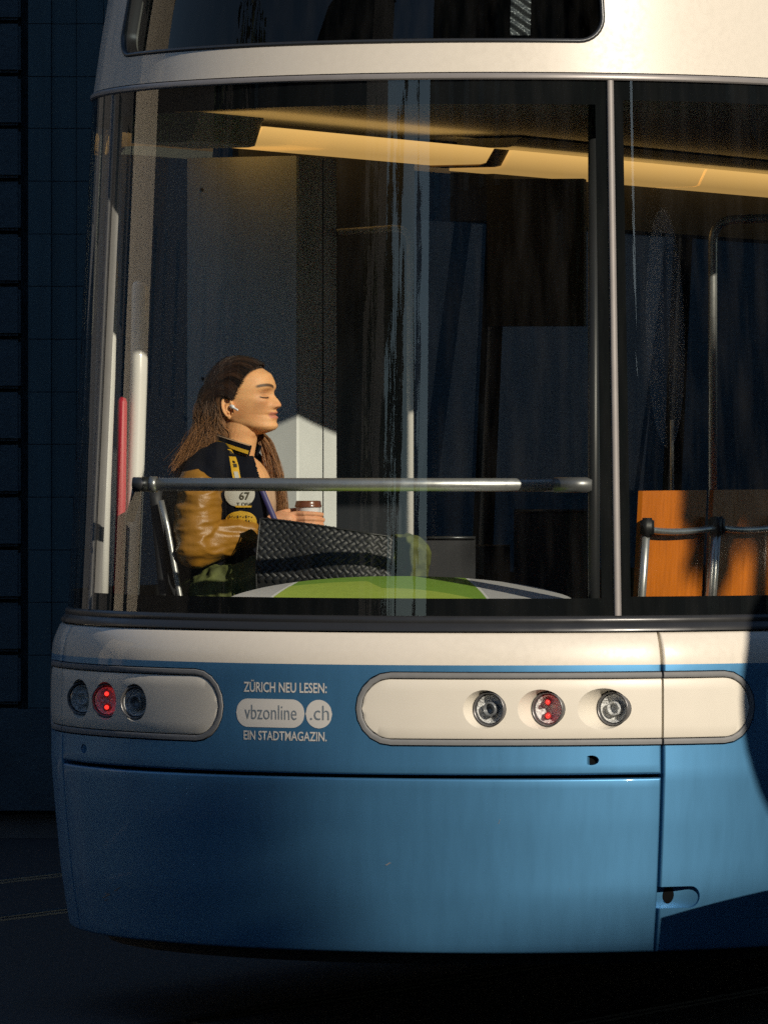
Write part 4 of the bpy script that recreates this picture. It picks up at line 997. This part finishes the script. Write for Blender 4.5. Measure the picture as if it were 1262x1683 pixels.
def sew(name, outline, m, parent, lift=.003, nx=10, fallback=None):
    # a badge stitched on the cloth: rows between a left and a right outline, laid on the jacket surface
    v = []; f = []; rows_ = outline; last = None; zs_ = []
    for (y, x0, x1) in rows_:
        for k in range(nx + 1):
            p = hit(x0 + (x1 - x0) * k / nx, y, lift) or (last.copy() if last else at(x0, y, .93)); 
            q = at(x0 + (x1 - x0) * k / nx, y, p.y); v.append(q); last = q
    n = nx + 1
    for i in range(len(rows_) - 1):
        for k in range(nx): f.append((i * n + k, i * n + k + 1, (i + 1) * n + k + 1, (i + 1) * n + k))
    return from_py(name, v, f, m, parent, True)
def oval(cx, cy, rx, ry, n=14, y0=-1, y1=1): return [(cy + ry * t, cx - rx * math.sqrt(max(0, 1 - t * t)), cx + rx * math.sqrt(max(0, 1 - t * t))) for t in lin(y0, y1, n)]
sew('patch', [(738, 374, 380), (752, 377, 388), (765, 379, 392), (778, 381, 394), (792, 384, 397)], M['patchy'], jacket)
sew('patch_print', [(741, 377, 380), (746, 378, 383)], M['patchk'], jacket, .005, 3); sew('patch_print', [(762, 383, 389), (768, 384, 390)], M['patchk'], jacket, .005, 3); sew('patch_print', [(775, 384, 391), (789, 387, 394)], M['patchw'], jacket, .005, 3)
sew('patch', oval(394, 812, 25, 22), M['patchw'], jacket, .004); sew('patch', oval(396, 857, 26, 17.5, 14, -1, .75), M['patchy'], jacket, .006)
sew('patch_border', [(834, 388, 413), (831, 386, 414)], M['patchy'], jacket, .0065)
def sew_text(s, cx, cy, w, h, m, weight=0., lift=.0065, skew=0.):
    me = text_mesh(s, weight); co = np.array([q.co[:] for q in me.vertices]); lo = co.min(0); hi = co.max(0); last = None
    for q in me.vertices:
        x = cx + ((q.co.x - lo[0]) / (hi[0] - lo[0]) - .5) * w; y = cy - ((q.co.y - lo[1]) / (hi[1] - lo[1]) - .5) * h + skew * (x - cx)
        p = hit(x, y, lift) or last or at(x, y, .93); last = p; q.co = at(x, y, p.y)
    me.update(); return link('patch_lettering', me, m, jacket)
sew_text('67', 402, 815, 17, 13, M['patchk'], .02); sew_text('T DIVI', 401, 829, 24, 6, M['patchk'])
for k, yy in enumerate((849, 856, 863)):
    for j in range(9):
        x = 376 + 4.6 * j; p = hit(x, yy, .009)
        if p: sew('patch_print', [(yy - 2 + (j * 7 + k * 3) % 3, x, x + 2), (yy + 2.5 - (j * 5 + k) % 3, x + 1, x + 2.6)], M['patchk'], jacket, .0085, 2)
# lapel edge
v = []; f = []
for i, t in enumerate(lin(0, 1, 12)):
    y = 800 + 56 * t; x = 423 + 24 * t
    for q in (0, 10): p = at(x + q, y, 1.0 - .02 * t); v.append(p)
for i in range(12): f.append((2 * i, 2 * i + 1, 2 * i + 3, 2 * i + 2))
lp = from_py('lapel_edge', v, f, M['purple'], jacket, True); m_ = lp.modifiers.new('t', 'SOLIDIFY'); m_.thickness = .006; bake(lp)
# trousers
def tr(bm):
    for sg in (1, -1): cap(bm, (-.03, .09 * sg, -.57), (.47, .115 * sg, -.465), .092, .066, 24); cap(bm, (.47, .115 * sg, -.465), (.43, .105 * sg, -.86), .066, .055, 22)
    ellip(bm, LP(-.05, 0, -.57), (.13, .17, .11))
shape('trousers', tr, M['camo'], .006, 3, person, (.020, 11., (1, 1, 1), True))
for sg in (1, -1): shape('shoe', lambda bm: (cap(bm, (.39, .10 * sg, -.905), (.57, .11 * sg, -.925), .045, .04)), M['black'], .006, 2, person)
# earbud
bm = bmesh.new(); cap(bm, (.000, .0795, -.0235), (.006, .084, -.0245), .0062, .0058, 14); cap(bm, (.004, .083, -.025), (.0215, .088, -.0335), .0034, .0031, 12); from_bm('earbud', bm, M['earbud'], person, True)

# hair: a cap over the scalp and several hundred fine locks
LU = [-.2, -.1, -.012, .0, .010, .018, .03, .055, .072, .085, .0905, .098, .2]; LF = [-.05, -.05, -.035, -.03, -.016, .002, .016, .032, .043, .058, .067, .2, .2]
def hairlim(u): return float(np.interp(u, LU, LF))
bm = bmesh.new(); na, nu = 110, 80; R2 = []
for u in lin(-.075, .1065, nu):
    r = []
    for k in range(na):
        f, s, uu = head_pt(u, 2 * math.pi * k / na, False); d = Vector((f, s, uu)); n = Vector((f / .011, s / .0058, uu / .011)).normalized()
        e = max(0, min(1, (hairlim(uu) - f) / .02)); r.append((d + n * (.0070 * e + .0008 * math.sin(k * 1.7 + u * 300)), hairlim(uu) - f))
    R2.append(r)
vv = [[bm.verts.new(LP(*q[0])) for q in r] for r in R2]
for i in range(nu):
    for k in range(na):
        ks = (i, k), (i, (k + 1) % na), (i + 1, (k + 1) % na), (i + 1, k)
        if all(R2[a][b][1] > -.002 for a, b in ks): bm.faces.new([vv[a][b] for a, b in ks])
bm.faces.new(vv[-1]); bmesh.ops.delete(bm, geom=[q for q in bm.verts if not q.link_faces], context='VERTS')
hcap = from_bm('hair', bm, M['hair'], person, True)
EC, ER = Vector((-.003, 0, .004)), Vector((.108, .079, .112))
def push(p, lift=.009):
    q = p - EC; k = math.sqrt((q.x / (ER.x + lift)) ** 2 + (q.y / (ER.y + lift)) ** 2 + (q.z / (ER.z + lift)) ** 2)
    return EC + q / k if k < 1 else p
def spline(P, n):
    P = [P[0]] + P + [P[-1]]; out = []; segs = len(P) - 3
    for i in range(n + 1):
        t = i / n * segs; k = min(int(t), segs - 1); t -= k; a, b, c, d = P[k:k + 4]
        out.append(.5 * ((2 * b) + (c - a) * t + (2 * a - 5 * b + 4 * c - d) * t * t + (3 * b - a - 3 * c + d) * t ** 3))
    return out
rnd = random.Random(5)
def strand(bm, P, r0, r1, n=20, lift=.010, wave=0., base=.0):
    Q = [push(p, lift) for p in spline([Vector(p) for p in P], n)]
    if wave:
        ph = rnd.uniform(0, 6)
        for i, q in enumerate(Q): w = wave * (i / n) ** 1.5; Q[i] = q + Vector((math.sin(i * .75 + ph) * w, math.cos(i * .6 + ph) * w, 0))
    lay = bm.verts.layers.float_color.get('Col') or bm.verts.layers.float_color.new('Col'); tone = rnd.uniform(.5, 1.4) * max(.35, 1.15 + 1.5 * noise.noise(Vector(P[0]) * 70 + Vector((0, 0, 3))) + .8 * noise.noise(Vector(P[-1]) * 40))  # lighter strand groups imitate highlights by tone
    rings = tube(bm, [LP(*q) for q in Q], [max(.0003, r0 * min(1, .35 + i / 4) * (1 - (i / n) ** 4 * .9) + (r1 - r0) * i / n) for i in range(n + 1)], 4, False)
    for q, ring in zip(Q, rings):
        k = max(0, min(1, (base - q.z) / .13)); c = [tone * (x + (y - x) * k) for x, y in zip((.026, .012, .006), (.26, .118, .042))]  # lower strands turn golden, sunlight put into the colour
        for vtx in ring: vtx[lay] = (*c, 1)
def jit(p, a): return Vector(p) + Vector((rnd.gauss(0, a), rnd.gauss(0, a), rnd.gauss(0, a)))
bmA, bmB = bmesh.new(), bmesh.new()
HL = [(.066, .0, .0915), (.058, .03, .088), (.047, .048, .076), (.034, .060, .058), (.020, .068, .032), (.011, .0715, .010), (.004, .0735, -.004)]
for sg in (1, -1):
    for i in range(1700 if sg > 0 else 260):
        t = rnd.random() ** .8; k = t * (len(HL) - 1); j = min(int(k), len(HL) - 2); h = Vector(HL[j]).lerp(Vector(HL[j + 1]), k - j)
        back = rnd.random()                                   # roots also further back along the parting
        if rnd.random() < .45: h = h.lerp(Vector((-.06 - .02 * t, .01 + .06 * t, .10 - .06 * t)), back)
        m1 = Vector((-.018 + .01 * (1 - t), .035 + .048 * t, .112 - .088 * t)); m1 = h.lerp(m1, .6) + Vector((-.012, 0, .006 * (1 - t)))
        m2 = Vector((-.050 - .045 * rnd.random(), .075 - .015 * (1 - t), .03 - .035 * t)); m3 = Vector((-.045 - .065 * rnd.random(), .070 + .010 * rnd.random(), -.05))
        e1_ = Vector((-.045 - .085 * rnd.random(), .075 + rnd.uniform(-.03, .02), -.115)); e2_ = e1_ + Vector((-.015 - .045 * rnd.random(), .01, -.055 - .065 * rnd.random()))
        P = [h, m1, m2, m3, e1_, e2_]; P = [jit((p.x, p.y * sg, p.z), .0012 + .0012 * q) for q, p in enumerate(P)]
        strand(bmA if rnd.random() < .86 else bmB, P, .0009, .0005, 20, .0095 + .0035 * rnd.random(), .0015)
for i in range(260):                                          # short fine hairs along the hairline
    k = rnd.random() * (len(HL) - 1); j = min(int(k), len(HL) - 2); h = Vector(HL[j]).lerp(Vector(HL[j + 1]), k - j); o = rnd.uniform(-.001, .0055)
    h = h + Vector((o, o * .3, -o * .5)); m = h + Vector((-.016, .004, .004)); strand(bmA, [jit(h, .001), jit(m, .0015), jit(m + Vector((-.022, .004, .0)), .003)], .00055, .0004, 8, .0012, 0.)
# locks in front of the ear-side shoulder and curling at the neck
for i in range(170):
    t = rnd.random(); P = [(-.03 - .02 * t, .074, .0), (-.036 - .03 * t, .078, -.03), (-.022 - .05 * t, .074, -.075), (.0 - .07 * t, .072, -.105), (-.018 - .07 * t, .075, -.125 - .04 * rnd.random())]
    strand(bmB if rnd.random() < .65 else bmA, [jit(p, .003) for p in P], .0011, .0006, 16, .010, .003, .03)
# long lock on the far side falling over the chest
for i in range(480):
    t = rnd.random(); s = -.05 - .035 * rnd.random()
    P = [(-.0, -.075, -.01), (.012 + .018 * t, s, -.085), (.040 + .030 * t, s, -.13), (.060 + .042 * t, s + .005, -.20), (.078 + .042 * t, s + .012, -.275), (.086 + .042 * t, s + .015, -.335 - .02 * rnd.random())]
    strand(bmB if rnd.random() < .6 else bmA, [jit(p, .0035) for p in P], .0009, .0005, 20, .006, .0025, .0)
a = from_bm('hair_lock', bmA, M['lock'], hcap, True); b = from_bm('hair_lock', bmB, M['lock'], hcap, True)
b['label'] = 'brown strands, sunlit gold put into their colour'

# ------------------------------------------------------------------ coffee cup, woven bag, passenger seat
M['lid'] = mat('brown_lid', (.16, .05, .02), .3, coat=.3); M['cup'] = mat('paper_cup', (.78, .78, .8), .55)
cupo = empty('coffee_cup', LP(CUPC[0], CUPC[1], -.40)); tag(cupo, 'small white paper cup with brown lid held in the woman\'s hand', 'cup')
def lathe(name, prof, m, parent, c):
    bm = bmesh.new(); R = [[bm.verts.new(c + Vector((r * math.cos(t), r * math.sin(t), z))) for t in lin(0, 2 * math.pi, 36)[:-1]] for r, z in prof]
    for A, B in zip(R[:-1], R[1:]):
        for k in range(36): bm.faces.new((A[k], A[(k + 1) % 36], B[(k + 1) % 36], B[k]))
    bm.faces.new(R[0][::-1]); bm.faces.new(R[-1]); o = from_bm(name, bm, m, parent); autosmooth(o, 40); return o
cc_ = LP(CUPC[0], CUPC[1], pu(833))
lathe('cup_body', [(.027, -.095), (.0355, .0), (.0365, .002), (.034, .003)], M['cup'], cupo, cc_)
lid_ = lathe('lid', [(.0375, -.001), (.039, .0), (.039, .005), (.0375, .007), (.0365, .016), (.034, .018), (.032, .0145), (.0, .014)][:-1], M['lid'], cupo, cc_)
for r_, x0, w in ((0, 500, 12), (1, 503, 7)):
    v = []; f = []
    for k, t in enumerate(lin(-1, 1, 6)):
        x = CUPC[0]; a = R_(78 + 12 * t - 14 * r_); rr = .0352
        for dz in (-.0012, .0012): p = LP(CUPC[0] + rr * math.cos(a), CUPC[1] + rr * math.sin(a), pu(842 + 4 * r_) + dz); v.append(p)
    for k in range(6): f.append((2 * k, 2 * k + 1, 2 * k + 3, 2 * k + 2))
    from_py('cup_print', v, f, M['letterdark'], cupo)
M['bag'] = mat('black_leather', (.022, .023, .024), .45, spec=.6, bump=.15, bscale=300)
bag = empty('handbag', LP(.34, .21, -.60), -R_(GAM)); tag(bag, 'black woven leather handbag standing beside the woman\'s lap', 'handbag')
BF0, BF1 = pf(424, .25), pf(632, .25)
def bag_pt(t, h, o=0.):            # front face: t 0..1 along the bag, h 0..1 upwards
    f = BF0 + (BF1 - BF0) * t; top = pu(851) + (pu(880) - pu(851)) * t ** 1.3 - .0; bot = -.60; u = bot + (top - bot) * h
    s = .235 + .018 * math.sin(math.pi * h) + .012 * math.sin(math.pi * t) - .02 * h - .03 * max(0, t - .85) / .15 + .004 * math.sin(9 * t + 4 * h)
    return LP(f, s + o, u)
us = lin(0, 1, 30); vs = lin(0, 1, 14)
v, f = grid(lambda t, h: bag_pt(t, h, -.004), us, vs); nb = len(v); grid(lambda t, h: bag_pt(t, h, -.085 + .05 * h), us, vs, v, f, True)
n = len(vs); m = len(us)
for i in range(m - 1):
    f.append((i * n, nb + i * n, nb + (i + 1) * n, (i + 1) * n)); f.append((i * n + n - 1, (i + 1) * n + n - 1, nb + (i + 1) * n + n - 1, nb + i * n + n - 1))
for j in range(n - 1): f.append((j, j + 1, nb + j + 1, nb + j)); k = (m - 1) * n; f.append((k + j, nb + k + j, nb + k + j + 1, k + j + 1))
bgo = from_py('bag_body', v, f, M['bag'], bag, recalc=True); autosmooth(bgo, 40)
bm = bmesh.new(); tube(bm, [bag_pt(0, h, .002) for h in lin(0, 1, 12)] + [bag_pt(t, 1, .001) for t in lin(.03, 1, 30)], .0028, 8); from_bm('bag_piping', bm, M['bag'], bag, True)
mb = bmesh.new(); bmesh.ops.create_grid(mb, x_segments=4, y_segments=4, size=.5)
for q in mb.verts: q.co.z = .22 * (1 - (abs(q.co.x) * 2) ** 2.5 * .6) * (1 - (abs(q.co.y) * 2) ** 2.2)
wme = bpy.data.meshes.new('leather_strip'); mb.to_mesh(wme); mb.free(); wme.materials.append(M['bag']); wme.polygons.foreach_set('use_smooth', [True] * len(wme.polygons))
LN = (BF1 - BF0); cell = .0225; cnt = 0
nx_, ny_ = int(LN / cell), 10
for i in range(nx_ * 2 + 1):
    for j in range(ny_ * 2):
        if (i + j) % 2: continue
        t = (i + .5) / (2 * nx_ + 1); h = 1 - (j + .6) / (2 * ny_)
        if h < .28: continue
        p = bag_pt(t, h, -.002); a = bag_pt(min(1, t + .01), h) - bag_pt(max(0, t - .01), h); b_ = bag_pt(t, min(1, h + .02)) - bag_pt(t, max(0, h - .02)); a.normalize(); nn_ = a.cross(b_).normalized(); nn_ = nn_ if nn_.y < 0 else -nn_; bb = nn_.cross(a)
        sgn_ = 1 if (i // 1) % 2 else -1; th = R_(45 * sgn_) ; x = a * math.cos(th) + bb * math.sin(th); y = nn_.cross(x)
        Mx = Matrix((x, y, nn_)).transposed().to_4x4(); Mx = Matrix.Translation(p) @ Mx @ Matrix.Diagonal((.0205, .0138, .017, 1))
        link('leather_strip', wme, parent=bag, matrix=Mx); cnt += 1
# her seat: dark back with a steel edge tube
seat = empty('passenger_seat', LP(-.1, 0, -.95)); seat.parent = tram; seat.matrix_parent_inverse = wm(tram).inverted()
v, f = grid(lambda s, h: LP(-.19 - .02 * h * 2 + .02 * (s / .2) ** 2, s, -.66 + .40 * h), lin(-.2, .2, 10), lin(0, 1, 8)); o = from_py('seat_back', v, f, M['seatdark'], seat, True); m_ = o.modifiers.new('t', 'SOLIDIFY'); m_.thickness = .03; bake(o)
bm = bmesh.new(); tube(bm, [LP(pf(268, .22), .22, pu(822)), LP(pf(279, .22), .22, pu(870)), LP(pf(300, .22), .22, pu(985)), LP(pf(306, .22), .22, pu(1040))], .0085, 10); from_bm('seat_frame', bm, M['chrome'], seat, True)
bm = bmesh.new(); bx(bm, LP(.10, 0, -.69), (.50, .46, .07), Matrix.Rotation(-R_(GAM), 3, 'Z')); bmesh.ops.bevel(bm, geom=bm.edges[:], offset=.02, segments=3, affect='EDGES'); from_bm('seat_pan', bm, M['seatdark'], seat)
